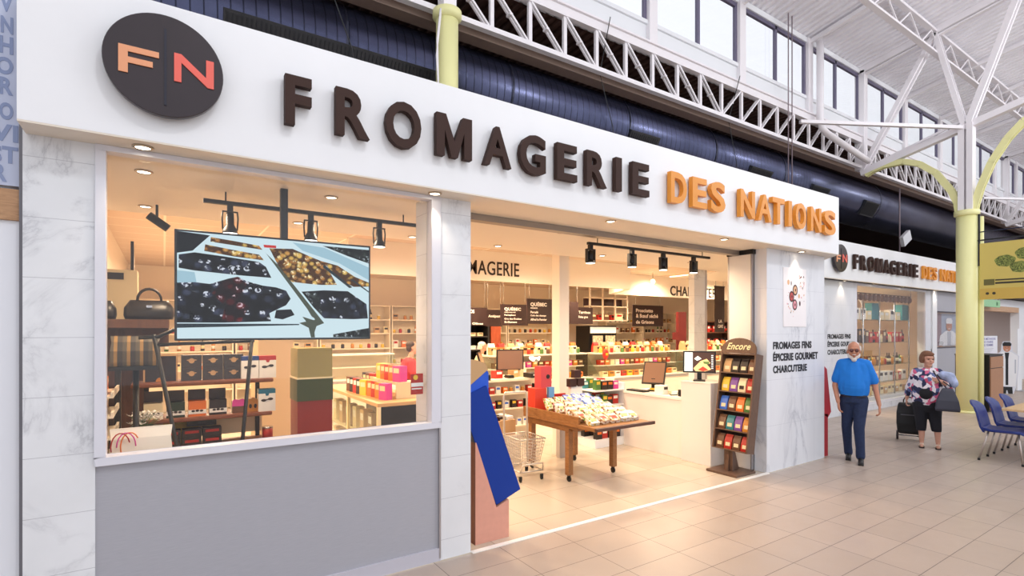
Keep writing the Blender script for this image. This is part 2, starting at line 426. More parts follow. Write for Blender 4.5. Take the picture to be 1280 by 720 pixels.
# low brown deck behind the trusses
pr = corrug(-10, 52, .16, .05); V = []; F = []
for x, d_ in pr: V += [(x, YT+.1, 6.72+d_), (x, 17, 6.72+d_)]
for i in range(len(pr)-1): F.append((2*i, 2*i+1, 2*i+3, 2*i+2))
brown_m = mat('brown_deck', '#5a4138', .6, var=.15, scale=2)
struct('ceiling', MB().add(V, F), brown_m, fix=False)
struct('wall_back_high', B((-10, 17, 3.4), (52, 17.2, 6.8)), mat('dark_brown_wall', '#2a1e1b', .8))
struct('ceiling', B((-10, 5.86, 3.37), (20.3, 17, 3.45)).box((20.3, 5.6, 2.98), (52, 17, 3.1)), mat('shop_roof_top', '#4a4340', .9))
struct('trim_10', MB().box((-10, YT+.12, 5.98), (52, YT+.3, 6.1)).box((-10, YT+.3, 5.98), (52, YT+.34, 6.25)), mat('brown_ledge', '#8a7568', .6))

# roof trusses in the clerestory plane, one between each two columns
def truss(x0, x1, label):
    t = thing('roof_truss', label, 'truss', (x0, YT, 6.03))
    L = x1-x0; n = 18; p = L/n
    MB().box((0, -.05, 0), (L, .05, .07)).build('bottom_chord', steel_w, t)
    MB().box((0, -.05, .66), (L, .05, .80)).box((0, -.09, .80), (L, .09, .83)).build('top_chord', steel_w, t)
    for i in range(n+1):
        MB().box((min(L-.06, i*p), -.025, .07), (min(L-.06, i*p)+.06, .025, .66)).build('post', steel_w, t)
        if i < n:
            m = MB()
            for dy in (-.03, .03):
                if i < n//2: m.bar((i*p+.05, dy, .66), ((i+1)*p-.03, dy, .07), .028, .028)
                else: m.bar((i*p+.05, dy, .07), ((i+1)*p-.03, dy, .66), .028, .028)
            m.box((i*p+p/2-.02, -.05, .34), (i*p+p/2+.03, .05, .37))
            m.build('diagonal', steel_w, t)
    return t
truss(-8.98, 3.09, 'white lattice roof truss left of the first yellow column')
truss(3.15, 15.05, 'long white lattice truss between the first yellow column and the one with curved brackets')
truss(15.15, 27.1, 'white lattice roof truss beyond the yellow column with curved brackets')
truss(27.15, 39.1, 'farthest white lattice roof truss at the right edge')

# portal frame at the column with curved brackets
XC = 15.08; YC = 4.16
def portal(x, label):
    t = thing('portal_frame', label, 'roof frame', (x, YC, 4.5))
    def A(y, z): return Vector((0, y-YC, z-4.5))
    MB().box((-.12, -.13, 0), (.12, -.02, 2.0)).box((-.12, .02, 0), (.12, .13, 2.0)).build('upper_post', steel_w, t)
    def dbl(n_, a, b, w_=.1, g=.08):
        m = MB()
        for s_ in (-1, 1): m.bar(a+Vector((s_*g, 0, 0)), b+Vector((s_*g, 0, 0)), .05, w_)
        m.build(n_, steel_w, t)
    MB().bar(A(6.3, 5.92), A(4.16, 6.45), .16, .14).bar(A(4.16, 6.45), A(2.2, 6.93), .16, .14).build('sloping_tie', steel_w, t)
    MB().bar(A(6.3, 5.99), A(4.16, 6.62), .05, .05).build('sloping_tie', steel_w, t)
    dbl('strut', A(6.25, 6.0), A(4.73, 8.8)); dbl('strut', A(4.2, 6.5), A(4.73, 8.8)); dbl('strut', A(4.12, 6.5), A(3.3, 8.95), .12)
    MB().bar(A(6.35, 8.55), A(-5, 8.55+.19*11.35), .2, .16).bar(A(6.35, 8.43), A(-5, 8.43+.19*11.35), .1, .04).build('rafter', steel_w, t)
    MB().box((-.1, 6.2-YC, 1.5), (.1, 6.42-YC, 4.05)).build('wall_post', steel_w, t)
    MB().bar(A(4.16, 6.42), Vector((-3.4, 6.1-YC, 6.45-4.5)), .08, .07).build('horizontal_tie', steel_w, t)
    return t
portal(XC, 'white steel roof frame rising in a V above the right yellow column')
portal(27.1, 'far white steel roof frame at right edge')
# longitudinal joists under the roof
def joist(y, label):
    z = 8.6+.19*(6.44-y)-.02; t = thing('roof_joist', label, 'joist', (4, y, z-.6))
    MB().box((0, -.06, .5), (40, .06, .56)).build('top_chord', steel_w, t)
    MB().box((0, -.06, 0), (40, .06, .05)).build('bottom_chord', steel_w, t)
    m = MB(); k = 0
    for i in range(66):
        a, b = i*.6, (i+1)*.6
        m.bar((a, 0, .05 if i % 2 else .5), (b, 0, .5 if i % 2 else .05), .03, .03)
    m.build('lacing', steel_w, t)
joist(4.73, 'long white lattice joist under the corrugated roof, nearest the high windows')
joist(1.9, 'long white lattice joist farther from the windows under the corrugated roof')
for k, x in enumerate((5.1, 7.2, 9.83, 12.46, 17.8, 20.4, 23.1)):
    t = thing('roof_purlin', ['thin white purlin crossing the corrugated roof above the %s' % q for q in ('far left windows', 'left windows', 'middle windows', 'windows beside the white pipe', 'windows right of the white frame', 'far windows', 'farthest windows')][k], 'purlin', (x, 0, 0))
    MB().bar((0, 6.4, 8.5), (0, -5, 8.5+.19*11.4), .07, .09).build('beam', steel_w, t)
# ceiling light box
q = P(1107, 28, 'z', 8.9)
t = thing('ceiling_light', 'long white fluorescent fitting hanging under the corrugated roof', 'ceiling light', q)
MB().box((-.85, -.14, 0), (.85, .14, .1)).build('housing', steel_w, t, bev=.03)
for s_ in (-1, 1): MB().tube([(s_*.7, 0, .1), (s_*.7, 0, .35)], .012).build('rod', steel_w, t)
MB().box((-.8, -.1, -.02), (.8, .1, 0)).build('diffuser', mat('diffuser', '#ffffff', .4), t)
# yellow columns
yel = mat('pale_yellow_paint', '#f2efae', .4)
t = thing('yellow_column', 'round pale yellow column rising behind the main sign, collar at its top', 'column', (3.09, 6.18, 3.45))
MB().lathe([(.145, 0), (.145, 2.5)], n=24).build('shaft', yel, t)
MB().lathe([(.145, 2.44), (.19, 2.48), (.19, 2.56), (.15, 2.58)], n=24).build('collar', yel, t)
MB().box((-.09, -.09, 2.58), (.09, .09, 3.3)).build('upper_post', steel_w, t)
MB().tube([(-.17, -.1, 0), (-.175, -.11, 1.3), (-.19, -.1, 2.1), (-.15, -.12, 2.5)], .012).tube([(-.15, -.14, .8), (-.2, -.1, 1.9), (-.13, -.1, 2.52)], .01).build('cable', steel_w, t)
t = thing('yellow_column', 'round pale yellow floor-standing column with two curved brackets at its top', 'column', (XC, YC, 0))
MB().lathe([(.19, 0), (.19, 4.42)], n=28).build('shaft', yel, t)
MB().lathe([(.20, 0), (.20, .05)], n=28).build('base_ring', yel, t)
MB().lathe([(.2, 4.42), (.23, 4.44), (.23, 4.54), (.2, 4.55)], n=28).build('collar', yel, t)
MB().tube([(.17, -.2, 0), (.17, -.2, 4.4)], .055).build('side_pipe', yel, t)
for pts in ([(6.2, 5.86), (6.05, 5.93), (5.79, 5.99), (5.363, 5.975), (5.037, 5.83), (4.725, 5.54), (4.426, 5.04), (4.32, 4.75), (4.29, 4.50)], [(4.03, 4.5), (4.0, 4.7), (3.917, 5.02), (3.728, 5.53), (3.468, 5.97), (3.217, 6.25), (2.8, 6.52), (2.3, 6.7)]):
    m = MB()
    for dx in (-.05, .05):
        for a, b in zip(pts[:-1], pts[1:]):
            m.bar((dx, a[0]-YC, a[1]), (dx, b[0]-YC, b[1]), .04, .13)
    m.build('curved_bracket', yel, t)
# spiral duct
dm_ = NT('dark_duct_metal'); tc = dm_.n('ShaderNodeTexCoord'); sp = dm_.n('ShaderNodeSeparateXYZ'); dm_.l(tc.outputs['Object'], sp.inputs[0])
q = dm_.math('FRACT', dm_.math('DIVIDE', dm_.math('ADD', sp.outputs[0], dm_.math('MULTIPLY', dm_.math('ARCTAN2', sp.outputs[1], sp.outputs[2]), .13/2/PI)), .13))
rb = dm_.ramp(q, [(0, (0, 0, 0)), (.04, (1, 1, 1)), (.1, (1, 1, 1)), (.15, (0, 0, 0))])
nz = dm_.noise(dm_.pos(), 1.5, 4)
dm_.l(dm_.mix(rb, dm_.ramp(nz.outputs[0], [(.3, srgb('#44475e')), (.7, srgb('#555975'))]), srgb('#2c2e3e')), dm_.bsdf.inputs['Base Color'])
dm_.bsdf.inputs['Metallic'].default_value = .8; dm_.bsdf.inputs['Roughness'].default_value = .27; dm_.bump(rb, .3, .004); duct_m = dm_.mat
def duct():
    Yd, Zd, R = 7.22, 5.56, .62
    t = thing('air_duct', 'long fat dark grey spiral air duct running above the shopfronts', 'duct', (-8, Yd, Zd))
    MB().tube([(0, 0, 0), (52, 0, 0)], R, 0, 72).build('spiral_tube', duct_m, t)
    for X in (4.9, 7.4, 9.9, 12.4, 14.9, 17.4, 20, 25):
        m = MB(); k_ = 24
        V = []; 
        for a in (0, .03):
            for k in range(k_): V.append((X+a, (R+.02)*math.cos(2*PI*k/k_), (R+.02)*math.sin(2*PI*k/k_)))
        m.add(V, [(k, (k+1) % k_, k_+(k+1) % k_, k_+k) for k in range(k_)])
        m.build('joint_ring', mat('duct_ring', '#2f3140', .4, .6), t)
    # outlet louvres facing down and out
    for X, L in ((8.55, 2.6), (14.9, .75), (18.6, .8), (21.2, .8), (24, .8)):
        M_ = Matrix.Translation((X, 0, 0)) @ Matrix.Rotation(math.radians(30), 4, 'X')
        fr = MB().box((0, -R-.05, -.2), (L, -R+.06, .2), 0, M_).build('louvre', dark, t)
        m = MB(); k = 0
        while k*.05 < L-.06:
            m.box((.03+k*.05, -R-.06, -.17), (.045+k*.05, -R-.045, .17), 0, M_); k += 1
        m.build('louvre_blade', mat('louvre_blade', '#1b1b20', .5), fr)
duct()
# thin suspension cables and rods
def wire(pts, r, label, name='hanging_cable', m=None, cat='cable'):
    pts = [Vector(p) for p in pts]
    o = MB().tube([p-pts[-1] for p in pts], r, 0, 6).build(name, m or black, None, loc=pts[-1])
    return tag(o, label, cat)
for u, lab in ((412, 'thin black cable hanging across the duct left of the first yellow column'), (763, 'thin black cable looping over the duct below the left part of the long truss'), (925, 'thin black cable from the truss across the duct near the word NATIONS')):
    a = P(u, 60, 'y', 6.15); wire([(a.x, 6.15, 6.9), (a.x+.02, 6.42, 6.1), (a.x+.35, 6.45, 5.3), (a.x+.4, 6.48, 4.8)], .008, lab)
wire([(11.2, 6.1, 9.0), (11.2, 6.1, 4.6)], .012, 'left one of the twin brown rods hanging in front of the high windows', 'hanging_rod', mat('brown_rod', '#8a7a80', .5), 'rod')
wire([(11.35, 6.1, 9.0), (11.35, 6.1, 4.6)], .012, 'right one of the twin brown rods hanging in front of the high windows', 'hanging_rod', mat('brown_rod', '#8a7a80', .5), 'rod')
pp = thing('water_pipe', 'white drain pipe running down beside the high windows and turning right over the truss', 'pipe', (12.6, 6.1, 6.2))
MB().tube([(-.05, 0, 2.35), (-.05, 0, .5), (0, -.02, .3), (.15, -.05, .2), (1.9, -.05, -.02), (2.3, -.03, -.05)], .075, 0, 14).build('tube', steel_w, pp)
MB().tube([(-.05, 0, 2.35), (-.05, -.3, 2.45), (-.05, -2.2, 2.75)], .05, 0, 12).build('upper_run', steel_w, pp)
q = P(1132, 298, 'y', 6.4)
t = thing('floodlight', 'small white floodlight on a thin pole above the second sign', 'floodlight', q)
MB().box((-.28, -.05, -.15), (.28, .05, .15), 0, Matrix.Rotation(math.radians(-28), 4, 'Y')).build('housing', mat('light_grey_housing', '#d8d8da', .4), t, bev=.01)
MB().tube([(-.28, .05, -.7), (-.28, .05, 1.9)], .018).build('pole', mat('brown_rod', '#8a7a80', .5), t)
wire([(11.3, 6.4, 5.2), (11.3, 6.4, 3.2)], .02, 'black pole left of the small floodlight above the second sign', 'pole', black, 'pole')
# ================================================================== SHOPFRONT SIGNS
brown = mat('dark_brown_letter', '#3f2c26', .7, spec=.25); orange = mat('orange_letter', '#e8952a', .4)
LX = [(.640,.801),(.955,1.184),(1.299,1.567),(1.689,1.990),(2.098,2.356),(2.443,2.708),(2.830,3.057),(3.170,3.416),(3.529,3.613),(3.753,3.988),
      (4.309,4.561),(4.653,4.895),(4.965,5.223),(5.511,5.797),(5.863,6.151),(6.169,6.436),(6.510,6.622),(6.698,6.951),(7.071,7.341),(7.426,7.733)]
WORD = 'FROMAGERIEDESNATIONS'
def where(i):
    return ['initial F', 'first R next to the F', 'O between R and M', 'M', 'A between M and G', 'G', 'E just right of the G', 'second R just left of the I', 'I', 'closing E',
            'orange D', 'orange E', 'orange S of DES', 'first orange N', 'orange A', 'orange T', 'orange I', 'orange O', 'second orange N', 'final orange S'][i]
def sign_letters(dx, dy, sign, n):
    for i in range(n):
        a, b = LX[i]; c = WORD[i]; z0 = 3.163 if i < 10 else 3.16; z1 = 3.478
        if c in 'OGS': z0 -= .008; z1 += .008
        if c == 'I':
            m = (a+b)/2; wdt = .078; mb = MB().box((-wdt/2, -.05, z0-3.16), (wdt/2, 0, z1-3.16))
        else:
            m = (a+b)/2; mb = MB()
            if c == 'M':
                h_ = z1-3.16; l_ = z0-3.16; w_ = (b-a)/2; k_ = .068
                mb.prism([(-w_, l_), (-w_, h_), (-w_+k_*1.15, h_), (0, l_+.12), (w_-k_*1.15, h_), (w_, h_), (w_, l_), (w_-k_, l_), (w_-k_, h_-.12), (.028, l_), (-.028, l_), (-w_+k_, h_-.12), (-w_+k_, l_)], -.05, 0)
            else: text_into(mb, c, a-m, b-m, z0-3.16, z1-3.16, -.05, 0, bold=.022 if c == 'A' else .028)
        mb2 = mb
        o = mb2.build('sign_letter', brown if i < 10 else orange, None, loc=(m+dx, 3.6+dy, 3.16))
        tag(o, 'raised '+('brown ' if i < 10 else '')+'letter '+where(i)+', '+sign, 'letter', ('brown letters' if i < 10 else 'orange letters')+' of the '+sign)
sign_letters(0, 0, 'main white sign', 20)
sign_letters(11.64, 1.70, 'second white sign', 20)
def disc(dx, dy, sign):
    t = thing('logo_disc', 'round dark brown disc with salmon F and coral N on the '+sign, 'logo', (.01+dx, 3.6+dy, 3.342))
    Mx = Matrix.Rotation(PI/2, 4, 'X')
    MB().lathe([(.283, .02), (.286, .025), (.286, .055), (.283, .06)], n=64, M=Mx, smooth=False).build('disc', mat('disc_dark_brown', '#2d2126', .28, var=.12, scale=3), t)
    MB().lathe([(.2, 0), (.2, .02)], n=32, M=Mx).build('standoff', black, t)
    f = MB().prism([(-.214, .061), (-.031, .061), (-.031, .029), (-.172, .029), (-.172, 0.0), (-.06, 0.0), (-.06, -.032), (-.172, -.032), (-.172, -.087), (-.214, -.087)], -.068, -.0605)
    f.build('letter_f', mat('salmon_letter', '#e9a277', .4), t)
    MB().prism([(.04, .083), (.075, .083), (.197, -.022), (.197, .083), (.236, .083), (.236, -.077), (.205, -.077), (.075, .035), (.075, -.077), (.04, -.077)], -.068, -.0605).build('letter_n', mat('coral_letter', '#ee6a5b', .4), t)
    MB().box((-.007, -.066, -.225), (.005, -.0605, .205)).build('divider', mat('disc_bar', '#1c1a2c', .3), t)
disc(0, 0, 'main white shop sign'); disc(11.64, 1.70, 'second white shop sign')
# soffit downlights
dl_em = mat('lamp_glow', '#fff3dc', .4, em=9, emc=(1, .86, .66))
dl_ring = mat('downlight_ring', '#b8a68f', .35, .5)
def downlight_proto(name='downlight'):
    t = thing(name, 'x', 'downlight')
    MB().lathe([(.052, 0), (.054, -.006), (.042, -.012), (.039, -.004)], n=24).build('trim_ring', dl_ring, t)
    MB().lathe([(.001, -.007), (.038, -.007), (.038, -.003)], n=24).build('lamp', dl_em, t)
    return t
dlp = downlight_proto(); used = False
outs = [(-.10, 3.73, 'above the left marble pillar end of the window'), (1.76, 3.73, 'above the window corner by the middle marble pillar'), (3.64, 3.73, 'over the left part of the entrance'), (5.46, 3.73, 'over the right part of the entrance'), (7.2, 3.74, 'above the right marble pillar')]
for x, y, lab in outs:
    place(dlp, used, (x, y, 2.92), label='small recessed downlight under the main sign, '+lab, group='downlights under the main sign'); used = True
    sp_ = lamp('downlight_beam', 'SPOT', (x, y, 2.90), 9, (1, .82, .6), .03, ang=95, blend=.8)
for x, y, lab in ((9.5, 5.4, 'hidden end'), (12.2, 5.42, 'over its marble wall'), (13.6, 5.42, 'over the left of its window'), (15.2, 5.42, 'over the middle of its window'), (17.3, 5.42, 'over the white pillar')):
    if x < 10: continue
    place(dlp, True, (x, y, 2.92), label='small recessed downlight under the second sign, '+lab, group='downlights under the second sign')
    lamp('downlight_beam', 'SPOT', (x, y, 2.90), 12, (1, .82, .6), .03, ang=95, blend=.8)
ins = [(-.11, 4.30, 'front left corner of the window bay'), (-.13, 5.5, 'rear left of the window bay'), (1.12, 4.30, 'above the television'), (1.11, 5.5, 'behind the television pole'), (2.36, 5.6, 'behind the window beside the middle pillar'), (3.51, 5.6, 'left of the white interior column'), (3.6, 4.45, 'inside the entrance at left'), (4.91, 4.45, 'inside the middle of the entrance'), (6.07, 4.4, 'inside the entrance near the door leaves'), (5.2, 5.5, 'behind the black spotlight rail'), (6.9, 5.3, 'behind the right end of the spotlight rail')]
for x, y, lab in ins:
    place(dlp, True, (x, y, 2.92), label='round recessed ceiling downlight '+lab, group='downlights in the front shop ceiling')
for k in range(12):
    x = 2.2+(k % 6)*2.0; y = 7.0+(k//6)*3.2+.3*(k % 2)
    place(dlp, True, (x, y, 3.3), label='tiny far downlight %s in the %s row of the main shop ceiling' % (['leftmost', 'second from left', 'third from left', 'third from right', 'second from right', 'rightmost'][k % 6], 'nearer' if k < 6 else 'farther'), group='%s ceiling downlights' % ('nearer' if k < 6 else 'farther'))
# writing and poster on the right marble pillar, writing repeated on the second wall
txt_m = mat('black_vinyl', '#1d1d22', .5)
def wall_words(x0, y, z, sc_, lab):
    t = thing('wall_lettering', lab, 'lettering', (x0, y, z))
    for k, (s_, wd) in enumerate((('FROMAGES FINS', .975), ('ÉPICERIE GOURMET', 1.15), ('CHARCUTERIE', .85))):
        zz = -.158*k*sc_
        text_into(MB(), s_, 0, wd*sc_, zz-.05*sc_, zz+(.05 if k != 1 else .078)*sc_, -.003, 0, bold=.04).build('line_of_text', txt_m, t)
wall_words(6.66, 3.829, 1.65, 1.0, 'three lines of black capitals on the right marble pillar under the poster')
wall_words(11.62, 5.499, 1.72, 1.05, 'three lines of black capitals on the marble wall of the second shopfront')
t = thing('wall_poster', 'white poster with red and brown round fruit drawing high on the right marble pillar', 'poster', (7.19, 3.83, 1.90))
MB().box((-.29, -.008, 0), (.29, 0, .80)).build('sheet', mat('poster_white', '#f6f1f2', .5), t)
art = MB(); am = [mat('art_dark', '#4a1f1c', .5), mat('art_red', '#c4504c', .5), mat('art_beige', '#e3b48c', .5), mat('art_pink', '#e59aa6', .5)]
def oval(mb, cx, cz, rx, rz, y, m, n=20): mb.add([(cx+rx*math.cos(2*PI*k/n), y, cz+rz*math.sin(2*PI*k/n)) for k in range(n)], [tuple(range(n))], m)
for cx, cz, m1, m2 in ((-.0, .5, 0, 2), (-.09, .41, 0, 1), (-.01, .3, 0, 3)):
    oval(art, cx, cz, .062, .075, -.009, m1); oval(art, cx, cz, .042, .055, -.0095, m2); oval(art, cx+.005, cz, .014, .02, -.01, 0)
random.seed(3)
for k in range(46):
    a = random.random(); cx = -.2+random.random()*.16 if a < .5 else .1+random.random()*.14
    cz = .12+random.random()*.2 if a < .3 else .5+random.random()*.22 if a > .6 else .3+random.random()*.2
    r = .004+random.random()*.008; oval(art, cx, cz, r, r*1.3, -.009, random.choice((0, 1, 2, 3)), 6)
oval(art, -.17, .6, .03, .035, -.009, 2); oval(art, -.1, .59, .01, .03, -.009, 0); oval(art, .1, .42, .025, .03, -.009, 2); oval(art, .12, .32, .02, .035, -.009, 0)
art.build('drawing', am, t, fix=False)
# ================================================================== GOODS: one prototype of each kind, copied
def pm_(n, h): return mat('pack_'+n, h, .4)
cols = {'red': '#b3261e', 'dark': '#2a2020', 'orange': '#e2742c', 'yellow': '#e9c23c', 'pink': '#d8449a', 'blue': '#3c6fd0', 'green': '#4d7a3a', 'white': '#f2efe8', 'cream': '#ead9b0', 'brown': '#6b4630', 'amber': '#c9832e', 'tan': '#c9a070', 'purple': '#7a4a9a', 'teal': '#2f7f88', 'periwinkle': '#8ea6e6', 'pale': '#efe9cf', 'leaf': '#a9c07c'}
PK = {k: pm_(k, v) for k, v in cols.items()}
def printed(name, base, flecks, sc_=38):
    m = NT('print_'+name); vo = m.n('ShaderNodeTexVoronoi'); vo.inputs['Scale'].default_value = sc_; m.l(m.pos(), vo.inputs['Vector'])
    cs = m.n('ShaderNodeSeparateColor'); m.l(vo.outputs['Color'], cs.inputs[0]); k = len(flecks)
    m.l(m.ramp(cs.outputs[0], [(0, srgb(base))]+[(.5+.5*i/k, srgb(f)) for i, f in enumerate(flecks)], 'CONSTANT'), m.bsdf.inputs['Base Color']); m.bsdf.inputs['Roughness'].default_value = .25
    return m.mat
PK['wrapped'] = printed('wrapped', '#efe9dc', ['#7a4a38', '#c9c07a', '#d88a8a', '#b9b2a8']); PK['leafy'] = printed('leafy', '#e6e6c8', ['#7fa04c', '#d8b24a', '#d06a5a', '#f4f2e8'])
PK['periwinkle'] = printed('blue', '#7f98e0', ['#dfe4f6', '#5f78c8', '#e8d890'], 26); PK['nutty'] = printed('nutty', '#e8dcc8', ['#b98a5a', '#8a5a3a', '#d9b48a'])
lidm = mat('jar_lid', '#d8c48a', .35, .4)
# small far goods are single meshes, nearer ones get parts
def jar_mesh(c, lid, r=.035, h=.1):
    return MB().lathe([(r*.9, 0), (r, .01), (r, h*.72), (r*.75, h*.82)], n=10, m=0).lathe([(r*.8, h*.82), (r*.8, h)], n=10, m=1)
def bottle_mesh(r=.035, h=.26):
    return MB().lathe([(r, 0), (r, h*.6), (r*.35, h*.76), (r*.33, h*.93), (r*.36, h)], n=10, m=0).lathe([(r*1.02, h*.18), (r*1.02, h*.48)], n=10, m=1)
def box_mesh(wd, dp, h): return MB().box((-wd/2, -dp/2, 0), (wd/2, dp/2, h), 0).box((-wd*.36, -dp/2-.001, h*.55), (wd*.36, -dp/2, h*.85), 1)
def bag_mesh(wd, dp, h):
    V = []; prof = [(1, .9, 0), (1.02, 1, .15), (1, .95, .5), (.95, .6, .8), (1, .12, .97), (1, .08, 1)]
    for a, b, z in prof: V += [(-wd/2*a, -dp/2*b, h*z), (wd/2*a, -dp/2*b, h*z), (wd/2*a, dp/2*b, h*z), (-wd/2*a, dp/2*b, h*z)]
    F = [(3, 2, 1, 0), (20, 21, 22, 23)]
    for i in range(5):
        for k in range(4): F.append((i*4+k, i*4+(k+1) % 4, i*4+4+(k+1) % 4, i*4+4+k))
    return MB().add(V, F, 0).box((-wd*.3, -dp/2*.99-.002, h*.2), (wd*.3, -dp/2*.9, h*.45), 1)
PRO = {}
def good(kind, c, c2='white', dims=None):
    key = (kind, c, c2, dims)
    if key in PRO: return PRO[key]
    if kind == 'jar': mb = jar_mesh(0, 1, *(dims or (.035, .1)))
    elif kind == 'bottle': mb = bottle_mesh(*(dims or (.035, .26)))
    elif kind == 'box': mb = box_mesh(*(dims or (.1, .08, .14)))
    elif kind == 'bag': mb = bag_mesh(*(dims or (.12, .06, .18)))
    o = mb.build({'jar': 'jar', 'bottle': 'bottle', 'box': 'packet' if (dims or (.1,))[0] < .13 else 'carton', 'bag': 'food_bag'}[kind], [PK[c], lidm if kind == 'jar' and c2 == 'lid' else PK[c2]])
    PRO[key] = [o, False]; return PRO[key]
def put(kind, c, c2, dims, loc, rz, label, group, scale=None):
    p = good(kind, c, c2, dims)
    if not p[1]: o = p[0]; p[1] = True
    else: o = p[0].copy(); col.objects.link(o)
    o.location = loc; o.rotation_euler = (0, 0, rz); o.scale = scale or (1, 1, 1)
    tag(o, label, {'jar': 'jar', 'bottle': 'bottle', 'box': 'box', 'bag': 'bag of food'}[kind], group)
    return o
# a generic shelf unit: sides, back, boards, all parts of one thing
def shelf_unit(label, loc, rz, wd, dp, h, levels, m, back=None, name='shelf_unit', side=.03, cat='shelf'):
    t = thing(name, label, cat, loc, rz)
    for s_ in (0, 1): MB().box((s_*(wd-side), 0, 0), (s_*(wd-side)+side, dp, h)).build('side_panel', m, t)
    MB().box((side, dp-.02, .03), (wd-side, dp, h)).build('back_panel', back or m, t)
    for z in levels: MB().box((side, 0, z-.03), (wd-side, dp-.02, z)).build('shelf', m, t)
    MB().box((0, 0, h), (wd, dp, h+.03)).build('top', m, t)
    return t
sh_m = mat('shelf_cream', '#efe2cc', .5); wal = woodmat('walnut', srgb('#4a2f22'), srgb('#6d4936'), (8, 8, 1)); oak = woodmat('oak', srgb('#b07a44'), srgb('#cb965c'), (2, 10, 10))
random.seed(11)
ORD = 'first second third fourth fifth sixth seventh eighth ninth tenth eleventh twelfth thirteenth fourteenth fifteenth sixteenth seventeenth eighteenth nineteenth twentieth'.split()
def fill(base, rz, wd, z, dp, mix, lab, grp, gap=.02, tall=1, y=.1):
    n_ = [0]
    lab0 = lab
    def lab(kind, c):
        n_[0] += 1; return ORD[min(19, n_[0]-1)]+' from left, '+lab0(kind, c)
    fill_(base, rz, wd, z, dp, mix, lab, grp, gap, tall, y)
def fill_(base, rz, wd, z, dp, mix, lab, grp, gap, tall, y):
    "a row of goods along one board"
    x = .08; c_, s_ = math.cos(rz), math.sin(rz)
    while x < wd-.1:
        kind, c, c2, dims = random.choice(mix)
        w_ = {'jar': .07, 'bottle': .07, 'box': .1, 'bag': .12}[kind] if not dims else dims[0]*(2 if kind in ('jar', 'bottle') else 1)
        px_ = x+w_/2; yy = y+random.uniform(-.01, .02)
        put(kind, c, c2, dims, (base[0]+c_*px_-s_*yy, base[1]+s_*px_+c_*yy, z), rz, lab(kind, c), grp)
        x += w_+gap+random.random()*gap
JB = [('jar', 'amber', 'lid', (.045, .13)), ('jar', 'red', 'lid', (.045, .13)), ('jar', 'yellow', 'white', (.045, .12)), ('jar', 'dark', 'lid', (.045, .13))]
BX = [('box', 'white', 'red', (.14, .08, .2)), ('box', 'cream', 'dark', (.13, .08, .17)), ('box', 'orange', 'white', (.12, .08, .18)), ('box', 'brown', 'cream', (.14, .08, .16)), ('box', 'tan', 'dark', (.15, .08, .15))]
BT = [('bottle', 'dark', 'cream', (.04, .27)), ('bottle', 'green', 'white', (.04, .27)), ('bottle', 'amber', 'white', (.04, .25))]
nm = {'jar': 'jar', 'bottle': 'bottle', 'box': 'carton', 'bag': 'bag'}
# ---------- back wall shelving, seven bays
bays = [(-.5, 'far left'), (1.4, 'second'), (3.3, 'third'), (5.2, 'fourth'), (7.1, 'fifth'), (9.0, 'sixth, left of the drinks fridge'), (13.2, 'seventh, right of the drinks fridge'), (15.1, 'last right')]
lv = [(.5, 'bottom'), (.95, 'second'), (1.38, 'middle'), (1.78, 'fourth'), (2.15, 'top')]
for bi, (bx, bl) in enumerate(bays):
    shelf_unit('cream shelving bay on the back wall, %s' % bl, (bx, 13.75, 0), 0, 1.86, .42, 2.5, [z for z, _ in lv], sh_m, name='wall_shelving')
    for li, (z, ll) in enumerate(lv):
        if li == 0: continue
        mixs = [JB, BX, BT+JB, BX+JB][(bi+li) % 4]
        fill((bx, 13.8), 0, 1.86, z, .4, mixs, lambda k, c, ll=ll, bl=bl: '%s %s, %s board, %s back wall bay' % (c, nm[k], ll, bl.split(',')[0]), 'goods on the %s board of back wall bay %s' % (ll, bl.split(',')[0]), .09)
# wooden partition and dark cooler behind the till
t = thing('wooden_partition', 'reddish wooden post panel between the dark cooler and the shelving at back', 'partition', (7.25, 11.9, 0))
B((0, 0, 0), (.3, .4, 2.2)).build('panel', woodmat('red_wood', srgb('#8a3d22'), srgb('#a85030'), (6, 6, 1)), t)
t = thing('open_cooler', 'dark open cooler with white packs behind the till at far left of the entrance', 'cooler', (5.9, 11.9, 0))
MB().box((0, .6, 0), (1.3, .7, 2.1)).box((0, 0, 0), (.05, .6, 2.1)).box((1.25, 0, 0), (1.3, .6, 2.1)).box((.05, 0, 2.0), (1.25, .6, 2.1)).box((.05, 0, 0), (1.25, .6, .5)).build('cabinet', mat('cooler_black', '#1a1718', .5), t)
for k, z in enumerate((.95, 1.35, 1.7)):
    B((.05, .02, z-.03), (1.25, .6, z)).build('shelf', dark, t)
    fill((5.95, 11.95), 0, 1.25, z, .4, [('box', 'white', 'cream', (.14, .1, .1)), ('box', 'cream', 'brown', (.16, .1, .09))], lambda k_, c, z=z: '%s pack on the %s shelf of the dark cooler' % (c, {.95: 'lowest', 1.35: 'middle', 1.7: 'upper'}[z]), 'packs in the dark cooler, shelf height %s' % {.95: 'low', 1.35: 'middle', 1.7: 'high'}[z], .05)
